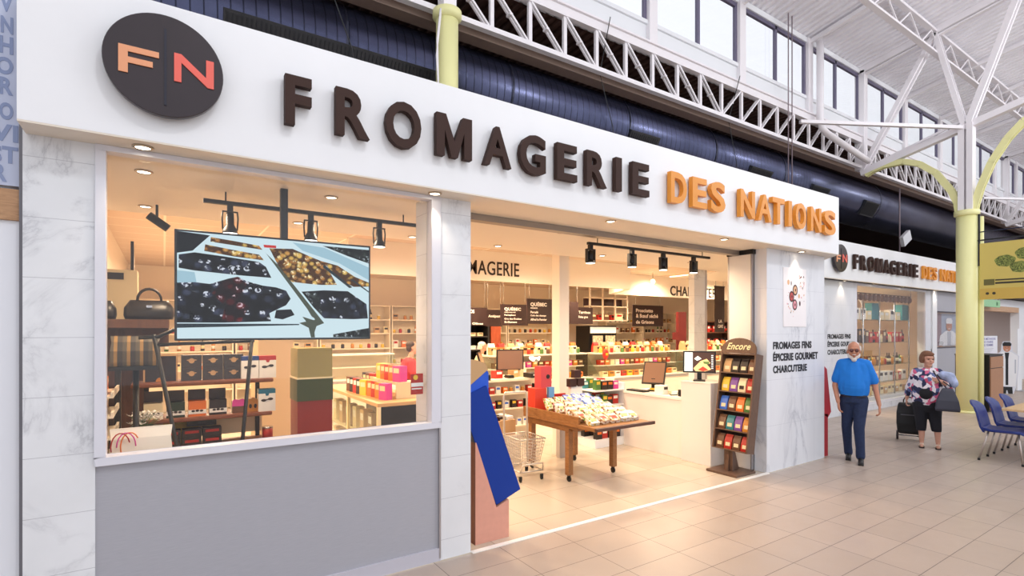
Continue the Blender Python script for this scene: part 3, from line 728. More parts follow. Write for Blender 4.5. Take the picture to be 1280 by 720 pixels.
# drinks fridge
t = thing('glass_door_fridge', 'black framed two door fridge with pale lit header on the back wall', 'fridge', (11.35, 12.55, 0))
MB().box((0, .05, 0), (1.2, .7, 2.0)).build('cabinet', black, t)
MB().box((.04, .03, 1.76), (1.16, .05, 1.96)).build('header', mat('fridge_header', '#f3efe2', .4, em=.5), t)
for k in (0, 1):
    d = MB().box((.06+k*.56, .0, .15), (.58+k*.56, .04, 1.72)).build('door', black, t)
    MB().box((.10+k*.56, -.004, .2), (.54+k*.56, .0, 1.68)).build('door_glass', mat('fridge_lit_inside', '#d9c9ac', .2, var=.5, scale=14), d)
    MB().tube([(.54-.0+k*.1, -.03, .7), (.54+k*.1, -.03, 1.2)], .012).build('handle', chrome, d)
shelf = thing('overhead_rack', 'open hanging rack with dark boards above the fridge', 'rack', (11.1, 12.3, 2.15))
for x in (0, .55, 1.1, 1.65): B((x, 0, 0), (x+.04, .05, 1.1)).build('post', cream, shelf)
for z in (.0, .45, .72): B((0, 0, z), (1.69, .3, z+.03)).build('board', cream, shelf)
B((0, .28, .45), (1.69, .3, .72)).build('back_board', mat('rack_dark', '#40282a', .5), shelf)
fill((11.15, 12.35), 0, 1.6, 2.18, .3, [('box', 'brown', 'cream', (.22, .15, .2)), ('box', 'cream', 'red', (.3, .15, .22)), ('box', 'red', 'dark', (.18, .12, .17))], lambda k, c: '%s carton on the open rack above the fridge' % c, 'cartons on the rack above the fridge', .05)
# ---------- hanging dark signs
sg = mat('sign_brown_black', '#33201f', .5); sw = mat('sign_writing', '#f7efe6', .5)
def hang_sign(u0, v0, u1, v1, Y, lines, label, extra=()):
    a = P(u0, v0, 'y', Y); b = P(u1, v1, 'y', Y); w_ = b.x-a.x; h_ = a.z-b.z
    t = thing('hanging_sign', label, 'sign', (a.x, Y, b.z))
    B((0, 0, 0), (w_, .03, h_)).build('board', sg, t)
    for f_ in (.1, .9): MB().tube([(w_*f_, .015, h_), (w_*f_, .015, 3.3-b.z)], .006, 0, 6).build('wire', chrome, t)
    for s_, fx, fz, fw, fh in lines:
        text_into(MB(), s_, fx*w_, (fx+fw)*w_, fz*h_, (fz+fh)*h_, -.003, 0, bold=.03).build('lettering', sw, t)
Q2 = [('QUÉBEC', .13, .68, .65, .2), ('FERMIERS', .13, .6, .28, .05), ('Percalé', .13, .42, .3, .09), ('Coin des champs', .13, .28, .62, .09), ('Alfred le Fermier', .13, .13, .65, .09)]
hang_sign(659, 373, 690, 405, 9.0, Q2, 'dark hanging sign reading QUÉBEC, the higher right one by the white column')
Q1 = [('QUÉBEC', .13, .68, .6, .2), ('SPÉCIALITÉ', .13, .6, .4, .05), ('Perragliand', .13, .44, .4, .09), ('Cru des Érables', .13, .28, .62, .09), ('St-Damase', .13, .12, .45, .09)]
hang_sign(626, 380, 660, 407, 9.6, Q1, 'dark hanging sign reading QUÉBEC, the lower one in the middle of three')
hang_sign(608, 387, 628, 408, 10.2, [('Antipasti', .12, .5, .8, .2)], 'dark hanging sign reading Antipasti left of the QUÉBEC signs')
hang_sign(582, 384, 609, 407, 9.9, [('OS', .2, .68, .2, .2), ('Olives', .3, .05, .5, .12)], 'dark hanging sign cut off by the marble pillar at left')
hang_sign(708, 377, 723, 405, 9.4, [], 'dark blank sign edge just right of the white column')
hang_sign(720, 384, 741, 405, 10.0, [('Terrines', .15, .62, .7, .17), ('Foies gras', .15, .32, .55, .17)], 'dark hanging sign reading Terrines right of the white column')
hang_sign(791, 381, 829, 408, 10.6, [('Prosciutto', .1, .66, .55, .17), ('& Bœuf séché', .1, .4, .72, .19), ('de Grisons', .1, .12, .58, .17)], 'dark hanging sign reading Prosciutto & Bœuf séché de Grisons')
a = P(894, 415, 'y', 7.0)
t = thing('hanging_banner', 'tall black hanging banner seen beside the white door leaves', 'banner', (a.x, 7.0, a.z))
B((0, 0, 0), (.33, .02, .98)).build('cloth', sg, t); B((-.01, -.005, .98), (.34, .025, 1.0)).build('rod', black, t)
for f_ in (.03, .3): MB().tube([(f_, .01, 1.0), (f_, .01, 3.3-a.z)], .005, 0, 6).build('wire', chrome, t)
text_into(MB(), 'LA', .12, .24, .2, .27, -.003, 0, bold=.03).build('lettering', sw, t); text_into(MB(), 'CAVE', .1, .27, .09, .16, -.003, 0, bold=.03).build('lettering', sw, t)
t = thing('bulkhead_lettering', 'dark capitals FROMAGERIE on the cream bulkhead above the counter at left', 'lettering', (3.99, 8.199, 2.86))
text_into(MB(), 'FROMAGERIE', 0, 1.62, 0, .255, -.01, 0, bold=.008).build('word', mat('bulkhead_letter', '#2d211c', .5), t)
a = P(838, 370, 'y', 9.49)
t = thing('bulkhead_lettering', 'dark capitals CHARCUTERIE on the cream bulkhead at right', 'lettering', (a.x, 9.499, 2.8))
text_into(MB(), 'CHARCUTERIE', 0, 2.3, 0, .27, -.01, 0, bold=.02).build('word', mat('bulkhead_letter', '#2d211c', .5), t)
# ---------- interior column, far marble pillar, globe lamps
t = thing('interior_column', 'square white column inside the entrance with grey box at its foot', 'column', (4.94, 6.12, 0))
B((-.09, -.09, 0), (.09, .09, 3.3)).build('shaft', mat('column_white', '#f6efe4', .5), t)
B((-.16, -.18, 0), (.02, -.1, .62)).build('foot_box', mat('grey_box', '#b9b2ae', .5), t)
t = thing('marble_pillar', 'pale marble pillar deep inside the shop right of the red panel', 'pillar', (8.0, 6.05, 0))
B((-.16, -.1, 0), (.14, .02, 3.3)).build('shaft', marble_m, t); B((.14, -.1, 0), (.2, .02, 3.3)).build('corner_profile', alu, t)
glow = mat('globe_glow', '#fff2d8', .4, em=9, emc=(1, .86, .62))
for u, v, lab in ((733, 355, 'left'), (816, 352, 'right')):
    q = P(u, v, 'y', 8.9)
    t = thing('globe_lamp', 'small glowing globe lamp hanging near the bulkhead, the %s one' % lab, 'lamp', q)
    MB().ell((0, 0, 0), (.055, .055, .055)).build('globe', glow, t); MB().tube([(0, 0, .05), (0, 0, 3.3-q.z)], .006, 0, 6).build('cord', black, t)
t = thing('red_partition', 'tall dark red panel deep in the shop left of the marble pillar', 'panel', (*P(848, 440, 'y', 9.3).xy, 0))
B((0, 0, 0), (.33, .08, 2.35)).build('board', mat('deep_red', '#640f0c', .7), t); B((-.25, -.02, 1.6), (-.02, .0, 1.8)).build('small_sign', mat('deep_red', '#640f0c', .7), t)
# ---------- spotlight rails
def spot_proto(c, capm):
    t = thing('track_spotlight', 'x', 'spotlight')
    MB().box((-.02, -.02, -.05), (.02, .02, 0)).build('adapter', c, t)
    MB().tube([(-.05, 0, -.05), (-.055, 0, -.1), (-.05, 0, -.19)], .006, 0, 6).tube([(.05, 0, -.05), (.055, 0, -.1), (.05, 0, -.19)], .006, 0, 6).box((-.055, -.008, -.055), (.055, .008, -.045)).build('yoke', c, t)
    MB().lathe([(.026, -.06), (.03, -.15), (.05, -.19), (.055, -.21), (.055, -.218)], n=18).build('head', c, t)
    MB().lathe([(.001, -.2185), (.05, -.2185), (.05, -.212)], n=18).build('lamp', mat('spot_glow', '#ffffff', .4, em=7, emc=(1, .93, .8)), t)
    return t
def rail(x0, x1, y, z, label):
    t = thing('lighting_rail', label, 'light rail', (x0, y, z)); B((0, -.017, 0), (x1-x0, .017, .03)).build('rail', black, t)
    for x in (.15, x1-x0-.15): MB().tube([(x, 0, .03), (x, 0, 2.92-z)], .006, 0, 6).build('stem', black, t)
rail(.25, 2.0, 4.6, 2.82, 'black lighting rail behind the big window above the television')
sp0 = spot_proto(black, 0); pgs = mat('olive_metal', '#7c8466', .4)
place(sp0, False, (.43, 4.6, 2.82), label='black track spotlight left of the television pole', group='spotlights on the window rail')
place(sp0, True, (1.03, 4.6, 2.82), label='track spotlight just right of the television pole', group='spotlights on the window rail')
place(sp0, True, (1.62, 4.6, 2.82), label='black track spotlight at the right end of the window rail', group='spotlights on the window rail')
def spot_open():
    t = thing('track_spotlight', 'x', 'spotlight'); gm = mat('spot_glow', '#ffffff', .4, em=7, emc=(1, .93, .8))
    B((-.022, -.022, -.05), (.022, .022, 0)).build('adapter', black, t)
    m = MB().box((-.062, -.02, -.06), (.062, .02, -.048)).box((-.062, -.02, -.2), (-.05, .02, -.06)).box((.05, -.02, -.2), (.062, .02, -.06)); m.build('frame', black, t)
    MB().lathe([(.03, -.17), (.034, -.16), (.034, -.075), (.015, -.06)], n=16).build('head', black, t)
    MB().lathe([(.03, -.165), (.056, -.205), (.054, -.21), (.03, -.18)], n=18).build('reflector_ring', black, t); MB().lathe([(.001, -.212), (.048, -.212), (.048, -.206)], n=18).build('lamp', gm, t)
    return t
sp1 = spot_open()
rail(4.03, 6.25, 4.5, 2.83, 'black lighting rail with four spotlights inside the entrance')
for k, u in enumerate((738, 790, 829, 867)):
    x = P(u, 320, 'y', 4.5).x
    place(sp1, k > 0, (x, 4.5, 2.83), label='black track spotlight inside the entrance, %s on its rail' % ['first from left', 'second from left', 'third from left', 'rightmost'][k], group='spotlights on the entrance rail')
for u, v, lab in ((198, 279, 'small black security camera under the ceiling left of the television'),):
    q = P(u, v, 'y', 5.4); t = thing('security_camera', lab, 'camera', (q.x, q.y, q.z))
    MB().tube([(-.07, 0, .06), (.07, 0, -.04)], .035, 0, 12).build('body', black, t); MB().tube([(-.01, 0, .03), (-.01, 0, .12), (-.01, .0, 2.92-q.z)], .01, 0, 8).build('bracket', black, t)

# ================================================================== WINDOW BAY
# television on a pole
tx, ty, tz = .725, 4.15, 2.155
t = thing('television', 'large black television showing olives in white trays behind the window', 'television', (tx, ty, tz))
MB().box((-.665, 0, -.375), (.665, .05, .375)).build('casing', black, t, bev=.006)
MB().box((-.35, .05, -.2), (.35, .09, .2)).build('back_cover', dark, t)
# picture: flat trays and olives on the glass of the screen
def emis(name, c, k=1.0):
    m = NT(name); m.t.nodes.remove(m.bsdf); e = m.n('ShaderNodeEmission'); e.inputs[0].default_value = (*srgb(c), 1); e.inputs[1].default_value = k
    m.l(e.outputs[0], m.out.inputs[0]); return m.mat
def olive(name, base, glint, scale, dark_edge):
    m = NT(name); m.t.nodes.remove(m.bsdf); e = m.n('ShaderNodeEmission')
    vo = m.n('ShaderNodeTexVoronoi'); vo.inputs['Scale'].default_value = scale; m.l(m.pos((1, 0, 1.2)), vo.inputs['Vector'])
    cs = m.n('ShaderNodeSeparateColor'); m.l(vo.outputs['Color'], cs.inputs[0]); n_ = len(base)
    c = m.ramp(cs.outputs[0], [(k/n_, srgb(b)) for k, b in enumerate(base)], 'CONSTANT')
    c = m.mix(m.ramp(vo.outputs['Distance'], [(.3, (0, 0, 0)), (.62, (1, 1, 1))]), c, srgb(dark_edge))
    v2 = m.n('ShaderNodeTexVoronoi'); v2.inputs['Scale'].default_value = scale; m.l(m.pos((1, 0, 1.2), (.006, 0, -.01)), v2.inputs['Vector'])
    nz = m.noise(m.pos((1, 0, 1)), scale*3.2, 2)
    sp = m.math('MULTIPLY', m.math('LESS_THAN', v2.outputs['Distance'], .36), m.math('GREATER_THAN', cs.outputs[1], .35))
    sp = m.math('MULTIPLY', sp, m.math('GREATER_THAN', nz.outputs[0], .5))
    m.l(m.mix(m.math('MULTIPLY', sp, .85), c, srgb(glint)), e.inputs[0]); m.l(e.outputs[0], m.out.inputs[0]); return m.mat
scr = [emis('screen_tray', '#cfe6ee', 1.0), emis('screen_grey', '#4b5246'), emis('screen_black', '#15171d'),
       olive('screen_black_olives', ['#1b1d29', '#2a2d3e', '#14141c', '#3a3f55'], '#dfe6f2', 17, '#08080c'),
       olive('screen_green_olives', ['#c9954a', '#e0bb62', '#9c6a34', '#d6ac55', '#b57d3d'], '#fff3c4', 27, '#4a2c14'),
       olive('screen_red_olives', ['#4a1418', '#6a2024', '#2a0c10'], '#e2c6cf', 17, '#12060a'),
       emis('screen_blue', '#9fc3d3', 1.0), emis('screen_line', '#26323a'), emis('screen_red', '#c8302c'),
       olive('screen_far_olives', ['#2c3230', '#1b1f20', '#3c4440'], '#b8c4cc', 34, '#101214')]
sp_ = MB(); lay = [0]
def spoly(pts, m):
    "pts: fractions of the picture, x right, y down (from the zoomed view 1248x720, screen 62..1205 x 48..695)"
    lay[0] += 1; out = []
    for x, y in pts:
        fx = (x-62)/(1207-62); top = 48+(125-48)*fx; bot = 697+(688-697)*fx; fy = (y-top)/(bot-top)
        fx = fx; out.append((-.65+1.30*min(1, max(0, fx)), -.001-lay[0]*.00012, .36-.72*min(1, max(0, fy))))
    sp_.add(out, [tuple(range(len(out)))], m)
spoly([(62, 40), (1207, 120), (1207, 690), (62, 700)], 0)
spoly([(62, 40), (230, 70), (140, 165), (62, 180)], 2)
spoly([(235, 80), (330, 95), (500, 125), (520, 150), (350, 125), (232, 108)], 4)
spoly([(205, 125), (330, 150), (500, 180), (530, 215), (360, 195), (200, 165)], 4)
spoly([(70, 190), (150, 175), (300, 195), (500, 225), (540, 255), (572, 322), (400, 310), (150, 285), (70, 270)], 3)
spoly([(62, 285), (150, 295), (160, 355), (62, 360)], 6)
spoly([(62, 360), (150, 355), (230, 365), (330, 330), (380, 318), (430, 345), (520, 370), (600, 380), (660, 400), (688, 450), (660, 490), (560, 540), (570, 590), (300, 600), (62, 600)], 3)
spoly([(300, 345), (380, 318), (430, 360), (400, 430), (440, 500), (400, 592), (290, 596), (310, 500), (240, 420)], 5)
spoly([(600, 520), (690, 515), (712, 550), (640, 578), (590, 570)], 2)
spoly([(62, 606), (740, 606), (740, 613), (62, 632)], 7)
spoly([(560, 140), (700, 140), (820, 190), (900, 220), (985, 360), (880, 362), (700, 348), (640, 300), (590, 200)], 4)
spoly([(525, 118), (600, 122), (600, 138), (530, 135)], 8)
spoly([(890, 215), (990, 240), (1110, 310), (1207, 345), (1207, 370), (1100, 372), (1000, 330)], 4)
spoly([(540, 170), (640, 290), (790, 470), (850, 590), (900, 600), (820, 560), (760, 460), (610, 240)], 1)
spoly([(760, 560), (860, 590), (830, 680), (800, 610)], 1); spoly([(740, 600), (860, 575), (900, 600), (835, 625), (840, 690), (815, 690), (800, 630)], 1)
spoly([(755, 405), (900, 395), (1060, 400), (1190, 480), (1200, 570), (1100, 575), (900, 570), (830, 500)], 3)
spoly([(755, 405), (860, 400), (890, 560), (830, 500)], 9)
spoly([(700, 100), (900, 130), (1207, 250), (1207, 330), (1000, 225), (760, 150)], 6)
spoly([(890, 118), (1207, 140), (1207, 225), (1060, 180)], 9)
spoly([(700, 345), (1060, 385), (1207, 470), (1207, 480), (1050, 392), (740, 362)], 0)
spoly([(900, 235), (1090, 375), (1070, 380), (890, 250)], 7); spoly([(1085, 320), (1207, 400), (1207, 408), (1080, 330)], 7)
spoly([(960, 670), (1080, 650), (1207, 630), (1207, 690), (960, 688)], 9)
sp_.build('picture', scr, t, fix=False)
t2 = thing('television_pole', 'black square pole holding the television from the ceiling', 'pole', (.76, 4.27, 2.16))
B((-.025, -.025, 0), (.025, .025, .76)).build('pole', black, t2); B((-.1, -.04, -.1), (.1, -.025, .1)).build('bracket', black, t2)
# easel-like black frame below
t = thing('metal_easel', 'thin black metal frame standing under the television behind the window', 'frame', (.35, 4.45, 0))
def L2(u, v): 
    q = P(u, v, 'y', 4.45); return (q.x-.35, 0, q.z)
for a_, b_ in (((192, 418), (222, 562)), ((315, 424), (303, 552))):
    A_, B_ = Vector(L2(*a_)), Vector(L2(*b_)); d_ = (B_-A_)/(A_.z-B_.z)*A_.z
    MB().tube([A_, A_+d_*.999], .014, 0, 8).build('leg', black, t)
MB().tube([L2(196, 431), L2(318, 426)], .012, 0, 8).build('crossbar', black, t)
MB().tube([L2(173, 422), L2(198, 421), L2(225, 409)], .014, 0, 8).build('arm', black, t)
# ---- left wall rack with packets
rk = thing('snack_rack', 'dark rack with sloping cream shelves of tan packets at the left wall of the window', 'rack', (-.62, 4.55, 0))
MB().box((0, 0, 0), (.03, .66, 1.62)).box((.03, .63, 0), (.34, .66, 1.62)).build('frame', wal, rk)
MB().box((.30, .60, 0), (.34, .64, 1.75)).build('front_post', black, rk)
for k, z in enumerate((1.40, 1.26, 1.11, .93)):
    MB().box((.03, 0, z-.02), (.33, .6, z-.005)).box((.315, 0, z-.005), (.33, .6, z+.022)).build('shelf', sh_m, rk)
    for j in range(6): put('box', 'tan' if k else 'orange', 'cream', (.07, .045, .10), (-.62+.24, 4.62+j*.1, z-.005), PI/2, '%s packet, %s from the front, %s shelf of the left wall rack' % ('orange' if not k else 'tan', ORD[j], ['top', 'second', 'third', 'lowest'][k]), 'packets on the %s shelf of the left rack' % ['top', 'second', 'third', 'lowest'][k])
# wooden header box carrying handbags
t = thing('wooden_canopy', 'dark wooden canopy box carrying two black handbags at left of the window', 'canopy', (-.6, 5.25, 1.7))
MB().box((0, 0, .17), (.64, .59, .24)).box((0, .55, 0), (.64, .59, .17)).box((0, 0, 0), (.03, .55, .17)).build('box', wal, t)
def handbag(loc, wd, h, label, m):
    t = thing('handbag', label, 'handbag', loc)
    V = []; prof = [(1, .9, 0), (1.06, 1, .2), (1.04, .9, .6), (.86, .55, .9), (.8, .4, 1)]
    n = 16
    for a, b, z in prof:
        for k in range(n):
            c, s_ = math.cos(2*PI*k/n), math.sin(2*PI*k/n)
            V.append((wd/2*a*math.copysign(abs(c)**.5, c), .09*b*math.copysign(abs(s_)**.5, s_), h*z))
    F = [tuple(range(n))[::-1], tuple(range(4*n, 5*n))]
    for i in range(4):
        for k in range(n): F.append((i*n+k, i*n+(k+1) % n, i*n+n+(k+1) % n, i*n+n+k))
    MB().add(V, F, 0, True).build('body', m, t)
    for y in (-.03, .03):
        MB().tube([(-wd*.25, y, h*.95)]+[(-wd*.25*math.cos(a), y*1.3, h*1.0+h*.62*math.sin(a)) for a in [PI*k/10 for k in range(1, 10)]]+[(wd*.25, y, h*.95)], .009, 0, 8).build('handle', m, t)
    MB().box((-.02, -.1, h*.6), (.02, -.07, h*.72)).build('clasp', chrome, t)
    return t
leather = mat('black_leather', '#1d1715', .35)
handbag((-.46, 5.45, 1.945), .26, .15, 'black handbag on the wooden canopy, the left one', leather)
handbag((-.1, 5.45, 1.945), .34, .16, 'black handbag with tall handle on the wooden canopy, the right one', leather)
# striped bag and striped panel
stripe = NT('striped_cloth'); tc = stripe.n('ShaderNodeTexCoord'); sx = stripe.n('ShaderNodeSeparateXYZ'); stripe.l(tc.outputs['Object'], sx.inputs[0])
stripe.l(stripe.ramp(stripe.math('FRACT', stripe.math('MULTIPLY', sx.outputs[0], 13)), [(0, srgb('#5c5242')), (.33, srgb('#a07c48')), (.6, srgb('#3f3b36'))], 'CONSTANT'), stripe.bsdf.inputs['Base Color'])
t = thing('striped_bag', 'large upright bag with tan and grey stripes at the left of the window', 'bag', (-.17, 4.78, 1.59))
bag_mesh(.30, .16, .22).build('body', [stripe.mat, stripe.mat], t)
t = thing('display_stool', 'slim dark stand under the striped bag', 'stand', (-.17, 4.78, 0))
MB().tube([(0, 0, 0), (0, 0, 1.56)], .02).build('pole', black, t); B((-.16, -.1, 1.56), (.16, .1, 1.588)).build('plate', black, t); MB().lathe([(.15, 0), (.15, .02)], n=20).build('foot', black, t)
t = thing('cream_carton', 'tall cream carton behind the handbags at far left', 'box', (-.5, 5.9, 1.95)); B((-.12, 0, 0), (.3, .3, .45)).build('carton', PK['cream'], t)
B((.06, -.01, .36), (.2, 0, .42)).build('label', PK['dark'], t)
t = thing('wall_cabinet', 'tall wooden cabinet behind the handbags against the left wall', 'cabinet', (-.62, 5.85, 0)); B((0, 0, 0), (.5, .5, 1.95)).build('body', wal, t)
for k in (0, 1): 
    d = B((.01+k*.245, -.015, .05), (.245+k*.245, 0, 1.9)).build('door', wal, t); B((.2+k*.06, -.03, .9), (.215+k*.06, -.015, 1.05)).build('handle', alu, d)
pn = NT('panel_stripes'); tc = pn.n('ShaderNodeTexCoord'); sx = pn.n('ShaderNodeSeparateXYZ'); pn.l(tc.outputs['Object'], sx.inputs[0])
pn.l(pn.ramp(pn.math('FRACT', pn.math('MULTIPLY', sx.outputs[1], 7)), [(0, srgb('#241d1a')), (.5, srgb('#efe0cf'))], 'CONSTANT'), pn.bsdf.inputs['Base Color'])
t = thing('striped_board', 'pointed black and white striped board standing behind the handbags', 'board', (-.24, 5.95, 1.95))
MB().prism([(0, 0), (.42, 0), (.42, .25), (0, .72)], -.012, .012, 'x').build('face', pn.mat, t)
# ---- shelf stand with coffee boxes
st = thing('display_shelves', 'open display stand with rounded walnut boards of boxes under the television', 'shelf', (-.2, 5.15, 0))
redw = woodmat('red_walnut', srgb('#6f3d28'), srgb('#8a5238'), (3, 10, 10))
for z, x1 in ((1.42, 1.03), (1.12, 1.02), (.86, .98)):
    MB().prism([(-.02, .02), (.03, 0), (x1, 0), (x1, .34), (-.02, .34)], z-.035, z, 'z').build('board', redw, st, bev=.01)
for x in (.06, .92): B((x, .29, 0), (x+.035, .325, 1.38)).build('upright', black, st)
B((.05, .325, .9), (.98, .335, 1.12)).build('back_board', PK['cream'], st)
# clock-like box
t = thing('decorative_box', 'square dark box with golden round medallion on the top board under the television', 'box', (-.02, 5.3, 1.42))
B((-.115, 0, 0), (.115, .1, .22)).build('box', mat('box_black_brown', '#2a1b14', .35), t)
MB().box((-.12, -.006, 0), (-.108, 0, .225)).box((.108, -.006, 0), (.12, 0, .225)).box((-.108, -.006, .213), (.108, 0, .225)).build('edge_trim', PK['tan'], t)
MB().lathe([(.035, 0), (.035, .012)], n=20, M=Matrix.Rotation(PI/2, 4, 'X')).build('medallion', PK['amber'], t)
# 12 patterned boxes 6 columns? two rows of three
pb = None
def patterned():
    t = thing('chocolate_box', 'x', 'box')
    B((-.075, 0, 0), (.075, .12, .108)).build('box', mat('box_grey_brown', '#3a322f', .4, var=.2, scale=60), t)
    MB().lathe([(.022, 0), (.022, .003)], n=16, c=(0, 0, .06), M=Matrix.Rotation(PI/2, 4, 'X')).box((-.035, -.003, .062), (.035, 0, .07)).build('emblem', PK['tan'], t)
    return t
pb = patterned(); u_ = False
for r_ in (0, 1):
    for k in range(3):
        place(pb, u_, (.2+k*.16, 5.25, 1.42+r_*.11), label='dark patterned box on the top board, %s row, %s column' % (['lower', 'upper'][r_], ['left', 'middle', 'right'][k]), group='dark patterned boxes under the television'); u_ = True
def machine_box(loc, topc, label, wd=.14, h=.2):
    t = thing('coffee_box', label, 'box', loc)
    B((-wd/2, 0, 0), (wd/2, .1, h*.8)).build('box', PK['white'], t)
    B((-wd/2, 0, h*.8), (wd/2, .1, h)).build('lid_band', topc, t)
    MB().prism([(-wd*.12, 0), (wd*.12, 0), (wd*.07, -.02), (-wd*.07, -.02)], -.002, 0, 'y', M=Matrix.Translation((0, 0, h*.8))).build('tab', topc, t)
    MB().ell((-wd*.2, -.001, h*.5), (.022, .003, .012)).ell((wd*.2, -.001, h*.55), (.022, .003, .012)).prism([(-wd*.25, h*.5), (-wd*.15, h*.47), (wd*.25, h*.55), (wd*.15, h*.58)], -.004, -.0005).build('picture', PK['dark'], t)
    return t
machine_box((.645, 5.2, 1.42), mat('navy', '#27407e', .4), 'white box with dark blue lid band on the top board beside the patterned boxes')
machine_box((.79, 5.2, 1.42), PK['red'], 'white box with red lid band at the right end of the top board')
machine_box((.78, 5.17, 1.12), mat('petrol', '#1d6a85', .4), 'white box with petrol blue lid band at the right end of the middle board')
for k, (c, lab) in enumerate((('cream', 'beige'), ('green', 'dark green'), ('orange', 'orange'), ('dark', 'black'))):
    t = thing('sweet_box', '%s lidded box with white label strip on the middle board' % lab, 'box', (-.07+k*.155, 5.2, 1.12), group='lidded boxes on the middle board')
    B((-.065, 0, 0), (.065, .1, .13)).build('box', PK[c] if c != 'green' else mat('dk_green', '#26382c', .4), t)
    B((-.066, -.002, .02), (.066, 0, .055)).build('label_strip', PK['white'], t)
    MB().ell((-.03, -.003, .045), (.014, .003, .009)).ell((0, -.003, .047), (.014, .003, .01)).ell((.03, -.003, .045), (.014, .003, .009)).build('nut_picture', PK['dark'], t)
    MB().box((-.065, .1, .0), (.065, .11, .22)).build('raised_lid', mat('lid_brown', '#3a2a24', .4), t)
t = thing('pink_box', 'small magenta box with scalloped top on the middle board', 'box', (.555, 5.2, 1.12))
B((-.05, 0, 0), (.05, .08, .1)).build('box', PK['brown'], t); MB().prism([(-.052, .06), (.052, .06), (.052, .11), (.03, .125), (0, .115), (-.03, .125), (-.052, .11)], -.003, 0).build('scalloped_front', PK['pink'], t)
t = thing('yellow_pouch', 'small mustard arched pouch beside the magenta box', 'pouch', (.67, 5.22, 1.12))
MB().prism([(-.05, 0), (.05, 0), (.05, .07), (.035, .11), (0, .125), (-.035, .11), (-.05, .07)], 0, .05).build('pouch', PK['amber'], t); MB().ell((-.02, -.003, .05), (.012, .004, .02)).ell((.02, -.003, .05), (.012, .004, .02)).build('print', PK['dark'], t)
# lowest level: red and black boxes, tablet box
for k in range(8):
    r_, c_ = k % 2, k//2
    t = None
    put('box', 'dark', 'red', (.14, .12, .075), (-.1+c_*.15, 5.25, .86+r_*.077), 0, 'flat black box with red picture on the lowest board, %s layer, %s' % (['lower', 'upper'][r_], ['leftmost', 'second', 'third', 'rightmost'][c_]), 'flat black and red boxes on the lowest board')
t = thing('black_case', 'flat black carton lying on the red and black boxes', 'box', (.28, 5.32, 1.015)); B((-.11, 0, 0), (.11, .1, .068)).build('box', black, t); B((-.03, -.002, .02), (.03, 0, .05)).build('logo_patch', dark, t)
t = thing('mustard_card', 'tilted mustard card behind the black carton', 'card', (.02, 5.44, .86)); MB().prism([(-.06, 0), (.2, 0), (.26, .2), (-.02, .2)], 0, .01).build('card', PK['yellow'], t); B((.0, -.003, .03), (.08, 0, .09)).build('print', PK['cream'], t)
t = thing('red_jar', 'red jar with silver lid at the right end under the boards', 'jar', (.79, 5.22, .86)); MB().lathe([(.045, 0), (.045, .1)], n=18).build('body', PK['red'], t); MB().lathe([(.047, .1), (.047, .115)], n=18).build('lid', chrome, t)
# white carrier bag with pink ribbon and basket of white flowers near the sill
t = thing('carrier_bag', 'translucent white carrier bag with pink and red ribbons at the lower left of the window', 'bag', (-.12, 4.26, .88))
bag_mesh(.34, .12, .33).build('body', [mat('white_paper', '#f4ead8', .6)]*2, t)
for k, (c, dx) in enumerate((('pink', -.08), ('red', -.11), ('orange', -.06))):
    MB().tube([(dx+.05*math.cos(a), -.075, .22+.09*math.sin(a)) for a in [k*.3+PI*i/9 for i in range(10)]], .004, 0, 6).build('ribbon', PK[c], t)
t = thing('low_counter', 'low cream counter under the carrier bag behind the sill', 'counter', (-.31, 4.13, 0)); B((0, 0, 0), (.37, .26, .85)).build('body', sh_m, t); B((-.01, -.01, .85), (.38, .27, .88)).build('top', sh_m, t)
t = thing('dried_flowers', 'white dried flowers in a dark pot between the rack and the display stand', 'flowers', (-.14, 4.98, .95))
MB().lathe([(.05, 0), (.07, .16), (.075, .16)], n=16).build('pot', mat('dark_pot', '#3b4036', .5), t)
random.seed(5); m = MB(); st_ = MB()
for k in range(34):
    a = random.random()*2*PI; r = random.random()*.12; z = .18+random.random()*.08
    p = Vector((r*math.cos(a), r*math.sin(a), z)); st_.tube([(0, 0, .12), p], .002, 0, 4)
    for j in range(4):
        b = a+j*1.6; m.add([p, p+Vector((.03*math.cos(b), .03*math.sin(b), .012)), p+Vector((.034*math.cos(b+.4), .034*math.sin(b+.4), .02)), p+Vector((.02*math.cos(b+.8), .02*math.sin(b+.8), .01))], [(0, 1, 2, 3)])
tag(m.build('petals', PK['white'], t, fix=False), kind='stuff'); tag(st_.build('stems', PK['green'], t, fix=False), kind='stuff')
t = thing('flower_stand', 'slim dark stand holding the dried flowers', 'stand', (-.14, 4.98, 0)); MB().lathe([(.09, .92), (.09, .95)], n=16).build('plate', black, t); MB().tube([(0, 0, 0), (0, 0, .92)], .02).build('pole', black, t)
